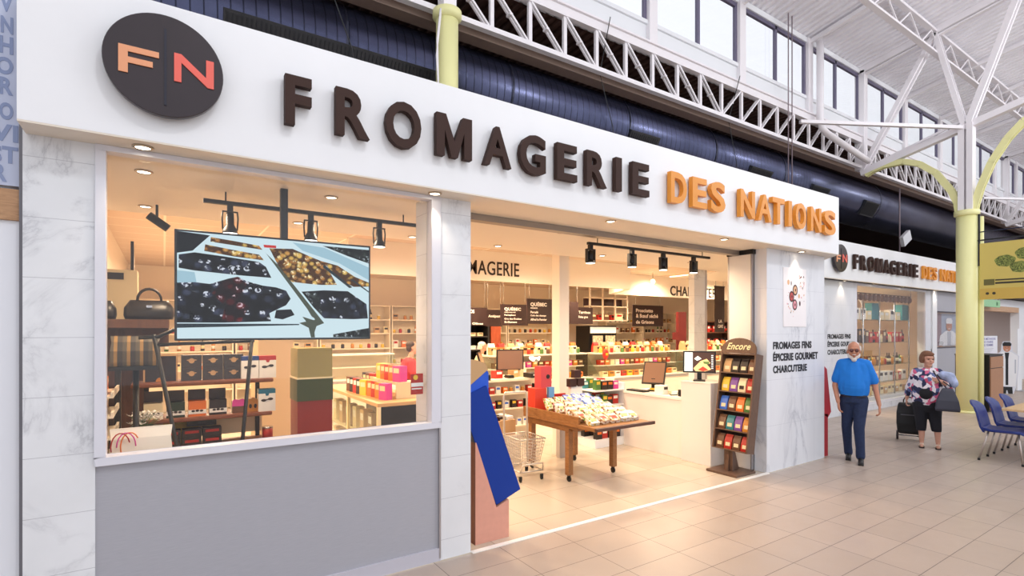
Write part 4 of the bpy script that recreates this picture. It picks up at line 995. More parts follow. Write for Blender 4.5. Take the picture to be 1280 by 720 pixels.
# pale cabinet, deli case
t = thing('pale_counter', 'pale wooden counter block right of the boxes in the window', 'counter', (.85, 6.2, 0)); B((0, 0, .12), (.35, .6, 1.75)).build('body', mat('pale_beech', '#e3c39a', .5), t); B((.02, .04, 0), (.33, .58, .12)).build('plinth', PK['brown'], t)
def deli(loc, L, rz, label, name='deli_case'):
    t = thing(name, label, 'display case', loc, rz)
    B((0, 0, .1), (L, .9, .78)).build('base', mat('deli_white', '#f0e6d8', .35), t); B((.02, .03, 0), (L-.02, .87, .1)).build('plinth', dark, t)
    B((0, -.02, .74), (L, 0, .8)).build('bumper_strip', alu, t)
    MB().prism([(.02, .8), (.9, .8), (.9, 1.3), (.5, 1.3)], 0.01, .02, 'x').build('side_glass', G2, t)
    MB().prism([(.02, .8), (.9, .8), (.9, 1.3), (.5, 1.3)], L-.02, L-.01, 'x').build('side_glass', G2, t)
    MB().add([(0, .02, .8), (L, .02, .8), (L, .5, 1.3), (0, .5, 1.3)], [(0, 1, 2, 3)]).build('front_glass', G2, t, fix=False)
    B((.02, .56, 1.02), (L-.02, .86, 1.04)).build('inner_shelf', mat('deli_white', '#f0e6d8', .35), t); B((.02, .87, .8), (L-.02, .89, 1.3)).build('back_panel', mat('deli_back', '#d9c7b0', .4), t)
    B((0, .48, 1.3), (L, .9, 1.33)).build('top_shelf', mat('deli_white', '#f0e6d8', .35), t)
    return t
deli((2.0, 11.0, 0), 2.4, 0, 'glass fronted deli case far behind the window right of the pale counter')
# solid column standing in for a reflection in the window glass
t = thing('reflection_column', 'tall stand-in for a window reflection, olive above, dark green, dark red below, behind the window', 'display', (.985, 4.9, 0))
om = mat('olive_reflection', '#9a8a4a', .5); 
B((0, 0, 0), (.30, .3, 1.22)).build('red_base', mat('wine_reflection', '#8a2622', .5), t); B((-.005, -.005, 1.22), (.305, .305, 1.42)).build('green_band', mat('forest_reflection', '#3e4a2c', .5), t)
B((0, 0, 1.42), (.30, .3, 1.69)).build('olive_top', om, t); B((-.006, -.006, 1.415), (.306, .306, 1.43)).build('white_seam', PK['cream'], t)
# ---- glass counter with coloured tea boxes
t = thing('glass_counter', 'long glass sided display counter behind the window topped with bright boxes', 'counter', (2.06, 5.9, 0))
B((0, 0, 0), (.7, 2.5, .12)).build('plinth', black, t); B((0, 0, .96), (.7, 2.5, 1.0)).build('top', PK['tan'], t)
for y in (0, 1.2, 2.46):
    B((0, y, .12), (.04, y+.04, .96)).build('corner_post', PK['cream'], t)
B((.04, 0, .12), (.7, .03, .96)).build('black_end_panel', black, t); B((.68, .03, .12), (.7, 2.5, .96)).build('back_panel', dark, t)
B((.01, .04, .13), (.015, 2.46, .96)).build('side_glass', G2, t)
B((.04, .03, .5), (.68, 2.48, .52)).build('inner_shelf', PK['cream'], t)
for k in range(14): put('box', ['tan', 'cream', 'brown'][k % 3], 'white', (.15, .12, .3), (2.2, 6.1+(k % 7)*.32, .122 if k < 7 else .522), PI/2*3, '%s carton, %s from front, inside the glass counter, %s shelf' % (['tan', 'cream', 'brown'][k % 3], ORD[k % 7], 'lower' if k < 7 else 'upper'), 'cartons inside the glass counter')
tea = ['brown', 'dark', 'red', 'dark', 'yellow', 'orange', 'red', 'amber', 'pink']
for k in range(9):
    y = 7.42-k*.15; lab = ['leftmost', 'second', 'third', 'fourth', 'fifth', 'sixth', 'seventh', 'eighth', 'rightmost'][k]
    put('box', tea[k], 'white' if k < 4 else 'cream', (.13, .1, .2), (2.22+.05*(k > 4), y, 1.0), -PI/2+.35, '%s box on the glass counter, front row, %s' % (tea[k], lab), 'bright boxes on the glass counter, front row')
for k in range(9):
    y = 7.55-k*.152; c = ['dark', 'brown', 'red', 'cream', 'yellow', 'orange', 'red', 'orange', 'pink'][k]
    put('box', c, 'cream', (.14, .12, .2 if k > 2 else .24), (2.5, y, 1.2 if k > 3 else 1.0), -PI/2+.35, '%s box raised on the glass counter, back row, %s' % (c, ['leftmost', 'second', 'third', 'fourth', 'fifth', 'sixth', 'seventh', 'eighth', 'rightmost'][k]), 'bright boxes on the glass counter, back row')
t = thing('counter_riser', 'low clear riser carrying the back row of bright boxes on the glass counter', 'riser', (2.4, 6.2, 1.0)); B((0, 0, .17), (.26, .85, .199)).build('top', PK['cream'], t)
for y in (0, .83): B((0, y, 0), (.26, y+.02, .17)).build('foot', PK['cream'], t)
t = thing('price_card', 'red card with sun emblem and white bars stuck on the window glass', 'card', (1.68, 3.892, 1.341)); B((-.052, 0, 0), (.052, .004, .165)).build('card', PK['red'], t)
m = MB().box((-.05, -.001, .062), (.052, 0, .092)).box((-.045, -.001, .04), (.04, 0, .05)); oval(m, -.012, .135, .02, .02, -.001, 1, 14); m.build('sun_and_bars', [PK['white'], PK['yellow']], t, fix=False)

# ================================================================== ENTRANCE
# blue leaning display box in its salmon plinth
t = thing('display_plinth', 'salmon pink cardboard plinth with a slanted cut beside the middle marble pillar', 'plinth', (2.235, 3.93, 0))
salmon = mat('salmon_card', '#dd9f8a', .6, var=.03, scale=20)
MB().prism([(0, 0), (.345, 0), (.345, .335), (.215, .285), (.01, .88), (0, .88)], 0, .26).build('body', salmon, t)
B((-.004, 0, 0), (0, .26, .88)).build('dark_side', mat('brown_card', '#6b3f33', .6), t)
t = thing('leaning_display_box', 'tall royal blue cardboard box leaning to the right in the salmon plinth', 'display box', (2.455, 3.93, .305), 0)
Mr = Matrix.Rotation(-math.radians(20.5), 4, 'Y')
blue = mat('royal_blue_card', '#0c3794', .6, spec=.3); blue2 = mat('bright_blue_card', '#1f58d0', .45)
MB().box((0, .01, 0), (.275, .24, 1.03), 0, Mr).build('tray', blue, t)
MB().box((-.008, .012, 0), (-.001, .238, 1.0), 0, Mr).build('dark_left_side', mat('navy_card', '#141f3e', .5), t)  # left side of the tray, coloured darker than its front
M3 = Matrix.Translation((-.35, .03, .93))
MB().prism([(.06, -.02), (.28, .02), (.28, .24), (.24, .3), (.14, .335), (.06, .34)], 0, .012, 'y', 0, M3).build('header_flap', blue2, t)
MB().prism([(.06, .12), (.27, .27), (.24, .33), (.14, .36), (.06, .37)], -.008, -.001, 'y', 0, M3).build('kraft_inside', PK['tan'], t)
# wire shopping trolley
t = thing('shopping_trolley', 'small chrome wire basket trolley standing behind the blue display box', 'trolley', (3.78, 5.42, 0), -.1)
wire_m = mat('trolley_wire', '#d6ccc0', .3, .5)
def bx_ring(z, a, b): return [(-a, -b, z), (a, -b, z), (a, b, z), (-a, b, z), (-a, -b, z)]
MB().tube([(-.17, .2, .1), (-.17, .22, 1.0), (-.15, .22, 1.05), (.15, .22, 1.05), (.17, .22, 1.0), (.17, .2, .1)], .014, 0, 8).build('handle_frame', wire_m, t)
MB().tube(bx_ring(.12, .16, .2), .01, 0, 8).tube([(-.16, -.2, .12), (-.14, -.24, .22), (.14, -.24, .22), (.16, -.2, .12)], .01, 0, 8).build('bottom_frame', wire_m, t)
m = MB()
for k in range(9):
    f_ = k/8; m.tube(bx_ring(.2+.32*f_, .13+.05*f_, .17+.06*f_), .0035 if k < 8 else .007, 0, 5)
for k in range(11):
    f_ = -1+k/5
    for s_ in (-1, 1): m.tube([(f_*.13, s_*.17, .2), (f_*.18, s_*.23, .52)], .003, 0, 5); m.tube([(s_*.13, f_*.17, .2), (s_*.18, f_*.23, .52)], .003, 0, 5)
for k in range(5): m.tube([(-.13+k*.065, -.17, .2), (-.13+k*.065, .17, .2)], .003, 0, 5)
m.build('wire_basket', wire_m, t, fix=False)
def castor(parent, x, y, r=.03):
    MB().tube([(x-.01, y, r), (x+.01, y, r)], r, 0, 14).build('wheel', black, parent); MB().box((x-.018, y-.012, r), (x+.018, y+.012, r*2+.02)).build('castor_fork', black, parent)
for x in (-.15, .15):
    for y in (-.19, .19): castor(t, x, y, .025)
# wooden table on castors
t = thing('wooden_table', 'honey wood display table on castors heaped with sweets inside the entrance', 'table', (4.5, 4.75, 0))
hw = woodmat('honey_wood', srgb('#87592f'), srgb('#a87444'), (10, 2, 10))
B((-.46, -.35, .70), (.46, 1.05, .745)).build('tabletop', hw, t, bev=.004)
B((-.46, -.395, .705), (.5, -.352, .745)).build('dark_front_edge', mat('dark_rail', '#5a3a2c', .4), t, bev=.008)
MB().box((-.42, .15, .62), (-.38, 1.0, .70)).box((-.42, -.02, .66), (-.38, .15, .70)).build('apron', hw, t); MB().box((.38, -.02, .62), (.42, 1.0, .70)).build('apron', hw, t)
B((-.38, .12, .62), (.38, .16, .70)).build('apron', hw, t)
MB().box((-.46, -.08, .745), (-.43, 1.05, .83)).box((-.43, 1.02, .745), (.46, 1.05, .83)).box((.43, .2, .745), (.46, 1.02, .83)).build('tray_rim', hw, t)
for x in (-.37, .37):
    for y in (.2, .97):
        B((x-.035, y-.035, .085), (x+.035, y+.035, .70)).build('leg', hw, t)
        castor(t, x, y, .035)
# sweets heaped on the table
random.seed(21)
heap = [('bag', 'wrapped', 'leaf', (.14, .07, .19), 'white and green'), ('bag', 'nutty', 'red', (.14, .07, .19), 'cream and red'), ('bag', 'wrapped', 'amber', (.14, .07, .18), 'white and amber'), ('bag', 'periwinkle', 'white', (.15, .07, .21), 'light blue'), ('bag', 'leafy', 'leaf', (.14, .06, .18), 'pale yellow')]
def lay_(kind, c, c2, d_, loc, rot, lab, grp):
    o = put(kind, c, c2, d_, loc, 0, lab, grp); o.rotation_euler = rot; return o
for r_ in range(5):
    for k in range(5):
        y = 4.53+r_*.2; x = 4.18+k*.163+random.uniform(-.006, .006)
        q = heap[3] if (r_ in (3, 4) and k in (2, 3, 4)) else heap[0] if r_ in (0, 1) and k > 2 else random.choice((heap[0], heap[1], heap[2], heap[4]))
        lay_('bag', q[1], q[2], q[3], (x, y, .755+.018*r_+.01*(k % 2)), (-math.radians(62-5*r_), 0, random.uniform(-.25, .25)), '%s sweet bag on the wooden table, row %s from the front, %s' % (q[4], ['first', 'second', 'third', 'fourth', 'last'][r_], ['leftmost', 'second', 'middle', 'fourth', 'rightmost'][k]), 'sweet bags on the wooden table')
# red tower, red box, chocolate stand on the back of the table
t = thing('red_display_tower', 'tall red cardboard tower with light blue packets left on the wooden table', 'display', (4.22, 5.6, .747)); 
B((-.13, 0, 0), (.06, .16, .33)).build('tower', mat('bright_red_card', '#d8412c', .45), t)
B((-.02, .02, .33), (.16, .16, .62)).build('upper_box', mat('coral_card', '#cf4a50', .45), t)
MB().lathe([(.03, 0), (.03, .004)], n=14, c=(.1, .02, .48), M=Matrix.Rotation(PI/2, 4, 'X')).build('badge', PK['dark'], t)
for k, z in enumerate((.04, .2)): B((.08, -.03, z), (.17, .02, z+.14)).build('blue_packet', mat('sky_card', '#6fa6d8', .45), t)
t = thing('red_gift_box', 'open red box in the middle of the wooden table', 'box', (4.53, 5.62, .747))
MB().box((-.14, .1, 0), (.18, .14, .22)).box((-.14, -.06, 0), (-.12, .1, .2)).box((.16, -.06, 0), (.18, .1, .2)).box((-.12, -.06, .16), (.16, .1, .18)).build('box', PK['red'], t)
t = thing('chocolate_stand', 'white stand with three dark round chocolate packs behind the red box', 'display', (4.84, 5.66, .963))
B((-.11, -.03, 0), (.1, .03, .11)).build('foot', PK['white'], t)
for k, (x, z) in enumerate(((0, .27), (-.08, .15), (.07, .15))): B((x-.06, -.05+k*.005, z-.05), (x+.06, .03, z+.06)).build('pack', mat('choc_pack', '#3a1f1e', .4), t)
t = thing('riser_box', 'small white riser under the chocolate stand', 'riser', (4.84, 5.66, .747)); B((-.11, -.06, 0), (.1, .06, .215)).build('box', PK['white'], t)
# till counter at left with monitor and goods
t = thing('till_counter', 'long cream till counter with shelves of small goods, left in the entrance', 'counter', (3.3, 7.3, 0))
MB().box((0, .25, 0), (2.2, .7, 1.0)).build('body', sh_m, t); B((-.03, 0, 1.0), (2.23, .72, 1.04)).build('top', mat('counter_top', '#f6ead2', .4), t)
for z in (.25, .55, .8): B((0, 0, z-.02), (2.2, .25, z)).build('shelf', sh_m, t)
for z, l_ in ((.25, 'low'), (.55, 'middle'), (.8, 'high')):
    fill((3.3, 7.3), 0, 2.2, z, .2, [('box', 'red', 'white', (.1, .07, .11)), ('box', 'dark', 'yellow', (.09, .07, .13)), ('box', 'white', 'blue', (.09, .07, .12)), ('box', 'orange', 'cream', (.09, .07, .1)), ('jar', 'amber', 'lid', (.035, .1))], lambda k, c, l_=l_: 'little %s %s, %s shelf of the till counter' % (c, nm[k], l_), 'goods on the %s shelf of the till counter' % l_, .03, y=.08)
def monitor(loc, rz, label, wd=.42, h=.3, picture=False, tilt=0):
    t = thing('till_monitor', label, 'monitor', loc, rz); Mt = Matrix.Translation((0, 0, .12)) @ Matrix.Rotation(-tilt, 4, 'X')
    MB().box((-wd/2, 0, 0), (wd/2, .03, h), 0, Mt).build('casing', black, t)
    if not picture: MB().box((-wd/2+.02, -.002, .02), (wd/2-.02, 0, h-.02), 0, Mt).build('screen', mat('screen_brown', '#8a6a58', .2), t)
    B((-.08, -.05, 0), (.08, .12, .02)).box((-.03, .04, .02), (.03, .08, .2)).build('stand', black, t)
    return t, Mt
q = P(642, 472, 'z', 1.04); monitor((q.x, q.y+.1, 1.04), -.2, 'black till monitor on the cream till counter at left', .5, .36)
q = P(622, 470, 'z', 1.04); t, Mt = monitor((q.x-.32, q.y-.1, 1.04), .9, 'black till terminal seen edge on, left of the till monitor', .4, .34, tilt=.3)
t = thing('card_terminal', 'small black card terminal on the till counter', 'terminal', (4.9, 7.45, 1.04)); MB().box((-.05, -.08, 0), (.05, .08, .05)).build('body', black, t, bev=.008); B((-.035, .0, .05), (.035, .06, .055)).build('screen', PK['cream'], t)
for k, (x, y, w_, d_, h_) in enumerate(((4.25, 7.35, .3, .25, .1), (4.0, 7.4, .16, .2, .22), (5.3, 7.35, .2, .25, .08))):
    t = thing('receipt_printer', 'black till machine on the cream till counter, %s' % ['low one under the monitor', 'upright one left of the monitor', 'flat one at the right end'][k], 'printer', (x, y, 1.04))
    MB().box((-w_/2, -d_/2, 0), (w_/2, d_/2, h_)).build('body', black, t, bev=.01); B((-w_*.3, -d_/2-.003, h_*.5), (w_*.3, -d_/2, h_*.8)).build('front_slot', PK['white'], t)
for k, (c, x) in enumerate((('dark', 3.8), ('red', 4.7), ('tan', 5.05), ('cream', 5.25), ('brown', 3.55))):
    put('box', c, 'white', (.16, .12, .13), (x, 7.5+.03*k, 1.04), .2*k, '%s box on top of the till counter' % c, 'boxes on top of the till counter')
# cartons on the low stand beside the trolley
t = thing('carton_stand', 'low cream stand holding open cartons left of the trolley', 'stand', (3.15, 5.95, 0)); B((0, 0, 0), (.95, .5, .42)).build('body', sh_m, t)
for k, (x, w_) in enumerate(((.02, .45), (.5, .4))):
    t = thing('open_carton', 'open kraft carton of red packets on the low cream stand, %s one' % ['left', 'right'][k], 'box', (3.15+x, 6.0, .42))
    MB().box((0, 0, 0), (w_, .02, .2)).box((0, .36, 0), (w_, .38, .2)).box((0, .02, 0), (.02, .36, .2)).box((w_-.02, .02, 0), (w_, .36, .2)).box((.02, .02, 0), (w_-.02, .36, .02)).build('carton', PK['tan'], t)
    for j in range(6): put('box', ['red', 'dark', 'white'][j % 3], 'cream', (.1, .1, .22), (3.15+x+.08+(j % 3)*.13, 6.1+(j//3)*.16, .445), .1*j, '%s packet, %s row, standing in the %s open carton' % (['red', 'dark', 'white'][j % 3], ['front', 'back'][j//3], ['left', 'right'][k]), 'packets in the %s open carton' % ['left', 'right'][k])
# product gondola right of the table
g_ = thing('product_gondola', 'white gondola with sloping shelves of bright packets left of the white counter', 'shelf', (5.62, 6.1, 0))
B((.62, 0, 0), (.66, .8, 1.0)).build('side_panel', white, g_); B((0, 0, 0), (.62, .8, .12)).build('plinth', white, g_); B((.0, .76, .12), (.62, .8, 1.0)).build('back_panel', white, g_)
for z in (.42, .66, .9): B((0, 0, z-.02), (.62, .76, z)).build('shelf', white, g_)
for z, l_ in ((.12, 'bottom'), (.42, 'lower'), (.66, 'upper'), (.9, 'top')):
    for r_ in (0, 1): fill((5.62, 6.12+r_*.3), 0, .64, z, .3, [('box', 'red', 'white', (.12, .08, .15)), ('box', 'green', 'yellow', (.1, .08, .16)), ('box', 'pink', 'white', (.11, .08, .13)), ('box', 'dark', 'orange', (.12, .08, .14)), ('box', 'teal', 'white', (.1, .08, .12))], lambda k, c, l_=l_, r_=r_: '%s packet on the %s shelf of the white gondola, %s row' % (c, l_, ['front', 'back'][r_]), 'packets on the %s shelf of the white gondola' % l_, .01, y=.08)
# white counter and pedestal with screen
t = thing('white_counter', 'plain white sales counter inside the entrance at right', 'counter', (6.22, 4.92, 0)); wc = mat('counter_white', '#f1e9e2', .35)
B((0, 0, 0), (.6, 1.15, .84)).build('body', wc, t, bev=.004); B((-.015, 0, .84), (.62, 1.16, .88)).build('top', mat('counter_top_white', '#f8f3ea', .3), t, bev=.003)
t = thing('white_pedestal', 'taller white pedestal under the tilted screen beside the rack of sweets', 'pedestal', (6.17, 4.42, 0)); B((0, 0, 0), (.5, .49, 1.12)).build('body', wc, t, bev=.004); B((-.005, -.005, 1.12), (.505, .495, 1.13)).build('top', wc, t)
t, Mt = monitor((6.33, 4.72, 1.13), -PI/2+.62, 'black screen showing a cheese platter on the white pedestal', .44, .31, True, .2)
pmats = [mat('scr_white', '#dfe9e4', .3, em=.8), mat('scr_brown', '#4a2f22', .3, em=.5), mat('scr_cheese', '#ecc98a', .3, em=.7), mat('scr_tomato', '#c2402a', .3, em=.6), mat('scr_leaf', '#5f7d3a', .3, em=.6)]
pm2 = MB(); y_ = -.002
def pp_(pts, m_i, k): pm2.add([Mt @ Vector((x, y_-.0006*k, z)) for x, z in pts], [tuple(range(len(pts)))], m_i)
pp_([(-.2, .02), (.2, .02), (.2, .29), (-.2, .29)], 1, 0); pp_([(-.2, .02), (-.09, .02), (-.09, .29), (-.2, .29)], 0, 1)
pp_([(-.08, .06), (.0, .15), (.1, .12), (.16, .05), (.08, .02), (-.05, .02)], 2, 1); pp_([(0, .16), (.1, .2), (.15, .14), (.08, .11)], 2, 2); pp_([(-.02, .04), (.05, .09), (.12, .04), (.05, .02)], 3, 3); pp_([(.05, .16), (.14, .16), (.12, .12), (.06, .13)], 4, 4); pp_([(-.07, .2), (-.02, .24), (.03, .2), (-.03, .17)], 0, 2)
for k in range(7): pp_([(.16, .06+k*.03), (.185, .06+k*.03), (.185, .075+k*.03), (.16, .075+k*.03)], 0, 2)
pm2.build('picture', pmats, t, fix=False)
q = P(815, 480, 'z', .88)
t, _ = monitor((6.5, 5.72, .88), -PI/2+.5, 'black cash register screen tilted on the white counter', .36, .4, tilt=.55)
t = thing('receipt_printer', 'white receipt printer beside the cash register screen', 'printer', (6.36, 5.42, .88)); MB().box((-.07, -.08, 0), (.07, .08, .13)).build('body', PK['white'], t, bev=.008); B((-.04, -.085, .07), (.04, -.08, .11)).build('paper_slot', dark, t)
t = thing('keyboard_tray', 'flat black keyboard at the left end of the white counter', 'keyboard', (6.3, 5.85, .88)); MB().box((-.07, -.18, 0), (.07, .18, .025)).build('body', black, t, bev=.004); B((-.055, -.16, .025), (.05, .16, .03)).build('keys', dark, t)
t = thing('black_phone', 'black telephone at the right end of the white counter', 'telephone', (6.36, 5.02, .88)); MB().box((-.06, -.05, 0), (.06, .05, .1)).build('body', black, t, bev=.01); MB().tube([(-.05, .06, .02), (-.1, .14, .012), (-.06, .2, .02)], .008).build('cord', black, t)
for k, (c, y) in enumerate((('white', 5.2), ('cream', 5.32), ('tan', 5.62), ('yellow', 5.7))): put('box', c, 'dark', (.14, .1, .05), (6.45+.03*k, y, .88), .5*k, 'small flat %s box lying on the white counter' % c, 'flat boxes on the white counter')
# long deli cases deeper in the shop
deli((5.6, 8.7, 0), 2.6, 0, 'glass deli case deep in the shop, the one left of the white counter')
deli((8.3, 8.4, 0), 2.8, 0, 'glass deli case deep in the shop, the one behind the cash register')
deli((11.2, 8.2, 0), 2.6, 0, 'glass deli case deep in the shop, the rightmost one')
for bx_, n_, l_ in ((5.7, 12, 'left'), (8.4, 13, 'middle'), (11.3, 12, 'right')):
    for k in range(n_):
        yb = {5.7: 8.7, 8.4: 8.4, 11.3: 8.2}[bx_]
        put('box', ['cream', 'amber', 'white', 'red', 'yellow', 'orange'][k % 6], 'brown', (.16, .14, .12), (bx_+.05+k*.2, yb+.5, .782), 0, '%s cheese block, %s from left inside the %s deli case' % (['cream', 'amber', 'white', 'red', 'yellow', 'orange'][k % 6], ORD[k], l_), 'blocks inside the %s deli case' % l_)
        put('box', ['tan', 'orange', 'cream', 'white'][k % 4], 'dark', (.15, .12, .16), (bx_+.05+k*.2, yb+.7, 1.33), 0, '%s pack, %s from left on top of the %s deli case' % (['tan', 'orange', 'cream', 'white'][k % 4], ORD[k], l_), 'packs on top of the %s deli case' % l_)
for (bx_, yb, l_) in ((5.7, 8.7, 'left'), (8.4, 8.4, 'middle'), (11.3, 8.2, 'right')):
    for k in range(14):
        c = ['red', 'amber', 'yellow', 'brown', 'green', 'cream'][(k*5+int(bx_)) % 6]
        put('jar', c, 'lid', (.04, .13), (bx_+.02+k*.175, yb+.56, 1.33), 0, '%s jar, %s from left in the front row on the %s deli case' % (c, ORD[k], l_), 'jars on the front edge of the %s deli case' % l_)
    for k in range(15):
        c = ['cream', 'red', 'amber', 'white', 'orange', 'brown', 'pink'][(k*3+int(bx_)) % 7]
        put('box', c, 'cream', (.12, .14, .12), (bx_+.1+k*.165, yb+.66, 1.042), 0, '%s packet, %s from left on the inner shelf of the %s deli case' % (c, ORD[k], l_), 'packets on the inner shelf of the %s deli case' % l_)
    for k in range(10):
        c = ['white', 'tan', 'orange', 'red', 'cream'][(k*3+int(bx_)) % 5]
        put('bag', c, 'cream', (.16, .1, .24), (bx_+.1+k*.25, yb+.83, 1.33), 0, '%s bag, %s from left at the back of the %s deli case top' % (c, ORD[k], l_), 'bags at the back of the %s deli case top' % l_)
t = thing('red_scoop_sign', 'small round red sign on the deli case in the middle of the entrance', 'sign', P(757, 443, 'y', 8.6)); MB().ell((0, 0, 0), (.09, .04, .12)).build('disc', PK['red'], t); B((-.03, -.045, -.02), (.03, -.035, .03)).build('mark', PK['yellow'], t)
# red wine shelf seen past the marble pillar
shelf_unit('dark shelf with red packs seen beside the white door leaves', (13.6, 9.9, 0), 0, 1.3, .35, 2.1, [.6, 1.0, 1.4, 1.8], wal, name='dark_shelf')
for z, l_ in ((.6, 'lowest'), (1.0, 'second'), (1.4, 'third'), (1.8, 'top')):
    fill((13.6, 9.92), 0, 1.3, z, .3, [('box', 'red', 'white', (.12, .08, .2)), ('bottle', 'dark', 'red', (.038, .24)), ('box', 'dark', 'red', (.1, .08, .2))], lambda k, c, l_=l_: '%s %s on the %s board of the dark shelf' % (c, nm[k], l_), 'goods on the %s board of the dark shelf' % l_, .02)
# ---- rack of nut and sweet bags with arched header
t = thing('sweets_rack', 'brown leaning rack with arched header reading Encore and five shelves of bags', 'rack', (6.02, 3.86, 0))
rw = woodmat('rack_brown', srgb('#5d4436'), srgb('#6f5443'), (10, 10, 2))
B((-.06, .04, 0), (.36, .48, .03)).build('base', rw, t, bev=.003)
MB().prism([(.06, .03), (.30, .03), (.2, .33), (.1, .33)], .24, .28, 'y').box((.1, .2, .03), (.14, .32, .33)).build('foot_fin', rw, t)
Ml = Matrix.Translation((.02, 0, .31)) @ Matrix.Rotation(math.radians(9.5), 4, 'Y')   # leans back towards +x
Wd = .50; Hh = 1.26; Dp = .16
MB().box((0, -.05, 0), (Dp, -.03, Hh), 0, Ml).build('side_panel', rw, t); MB().box((0, Wd-.07, 0), (Dp, Wd-.05, Hh), 0, Ml).build('side_panel', rw, t)
MB().box((Dp-.015, -.03, 0), (Dp, Wd-.07, Hh), 0, Ml).build('back_panel', mat('rack_dark_back', '#2c1d18', .6), t)
for k in range(6):
    MB().box((0, -.03, k*.248), (Dp-.015, Wd-.07, k*.248+.015), 0, Ml).build('shelf', rw, t)
MB().prism([(-.05, Hh), (Wd-.05, Hh), (Wd-.05, Hh+.05)]+[(Wd/2-.05+Wd/2*math.cos(PI*k/14), Hh+.05+.15*math.sin(PI*k/14)) for k in range(1, 14)]+[(-.05, Hh+.05)], -.005, .012, 'x', 0, Ml).build('arched_header', rw, t)
mt = Ml @ Matrix.Translation((-.008, Wd/2-.05, Hh)) @ Matrix.Rotation(-PI/2, 4, 'Z')
text_into(MB(), 'Encore', -.17, .17, .045, .135, 0, None, 0, .02, mt, shear=.35).build('lettering', mat('cream_script', '#f7e7b5', .5), t)
kinds = [['tan', 'dark', 'dark', 'brown'], ['yellow', 'purple', 'cream', 'red'], ['blue', 'brown', 'orange', 'green'], ['brown', 'teal', 'purple', 'amber'], ['brown', 'red', 'brown', 'red']]
for r_ in range(5):
    for k in range(4):
        c = kinds[r_][k]; lv_ = 4-r_
        pos = Ml @ Vector((.07, Wd-.135-k*.118, lv_*.248+.016))
        o = put('bag', c, 'cream' if c != 'cream' else 'dark', (.105, .07, .185), (6.02+pos.x, 3.86+pos.y, pos.z), 0, '%s bag on the %s shelf of the brown leaning rack, %s' % (c, ['top', 'second', 'third', 'fourth', 'bottom'][r_], ['leftmost', 'second from left', 'third from left', 'rightmost'][k]), 'bags in the brown leaning rack')
        o.rotation_euler = (Matrix.Rotation(math.radians(9.5), 4, 'Y') @ Matrix.Rotation(-PI/2, 4, 'Z')).to_euler()
# ================================================================== SECOND WINDOW DISPLAY
t = thing('glass_display_shelves', 'tall glass shelving on steel uprights behind the second shop window', 'shelf', (13.3, 5.85, 0))
for k in range(5): MB().tube([(k*.9, .05, .2), (k*.9, .05, 2.75)], .018, 0, 8).build('upright', chrome, t)
B((-.03, 0, 0), (3.66, .4, .2)).build('plinth', white, t)
DS = [(.22, 'lowest'), (.55, 'second'), (.98, 'third'), (1.55, 'fourth'), (2.12, 'top')]
for z, l_ in DS[1:]: B((-.02, 0, z-.015), (3.65, .4, z)).build('glass_board', G2, t)
for (z, l_), mixs in zip(DS, ([('box', 'cream', 'brown', (.2, .12, .2)), ('box', 'tan', 'white', (.16, .12, .16))], [('box', 'white', 'dark', (.22, .12, .24)), ('box', 'red', 'white', (.14, .1, .2)), ('jar', 'cream', 'lid', (.06, .2))], [('bottle', 'dark', 'cream', (.045, .28)), ('jar', 'amber', 'lid', (.05, .18)), ('jar', 'red', 'lid', (.05, .16)), ('box', 'brown', 'cream', (.14, .1, .22)), ('bottle', 'green', 'white', (.04, .22))], [('box', 'brown', 'cream', (.16, .1, .3)), ('bottle', 'dark', 'red', (.05, .32)), ('jar', 'cream', 'lid', (.06, .2)), ('box', 'red', 'cream', (.16, .1, .26)), ('box', 'dark', 'tan', (.14, .1, .34))], [('box', 'white', 'dark', (.3, .14, .28)), ('box', 'cream', 'white', (.24, .14, .22)), ('box', 'teal', 'teal', (.4, .16, .42))])):
    fill((13.3, 5.9), 0, 3.6, z, .4, mixs, lambda k, c, l_=l_: '%s %s on the %s board of the second window' % (c, nm[k], l_), 'goods on the %s board of the second window' % l_, .04, y=.12)
t = thing('scalloped_valance', 'row of little brown pots hung along the top of the second window', 'garland', (13.4, 5.75, 2.62))
m = MB().tube([(0, 0, .12), (3.2, 0, .12)], .01, 0, 6).build('wire', black, t)
for k in range(14): MB().lathe([(.02, -.06), (.055, -.02), (.06, .05), (.03, .1), (.01, .12)], n=10, c=(.1+k*.23, 0, 0)).build('pot', PK['brown'], t)
MB().tube([(0, 0, .12), (0, 0, .68)], .006, 0, 6).tube([(3.2, 0, .12), (3.2, 0, .68)], .006, 0, 6).build('hanger', chrome, t)
t = thing('arched_frame', 'white arched wire frame standing on the top board of the second window', 'frame', (14.15, 6.05, 2.12))
MB().tube([(-.4, 0, 0), (-.4, 0, .25)]+[(-.4*math.cos(a), 0, .25+.3*math.sin(a)) for a in [PI*k/12 for k in range(1, 12)]]+[(.4, 0, .25), (.4, 0, 0)], .02, 0, 8).build('arch', white, t)
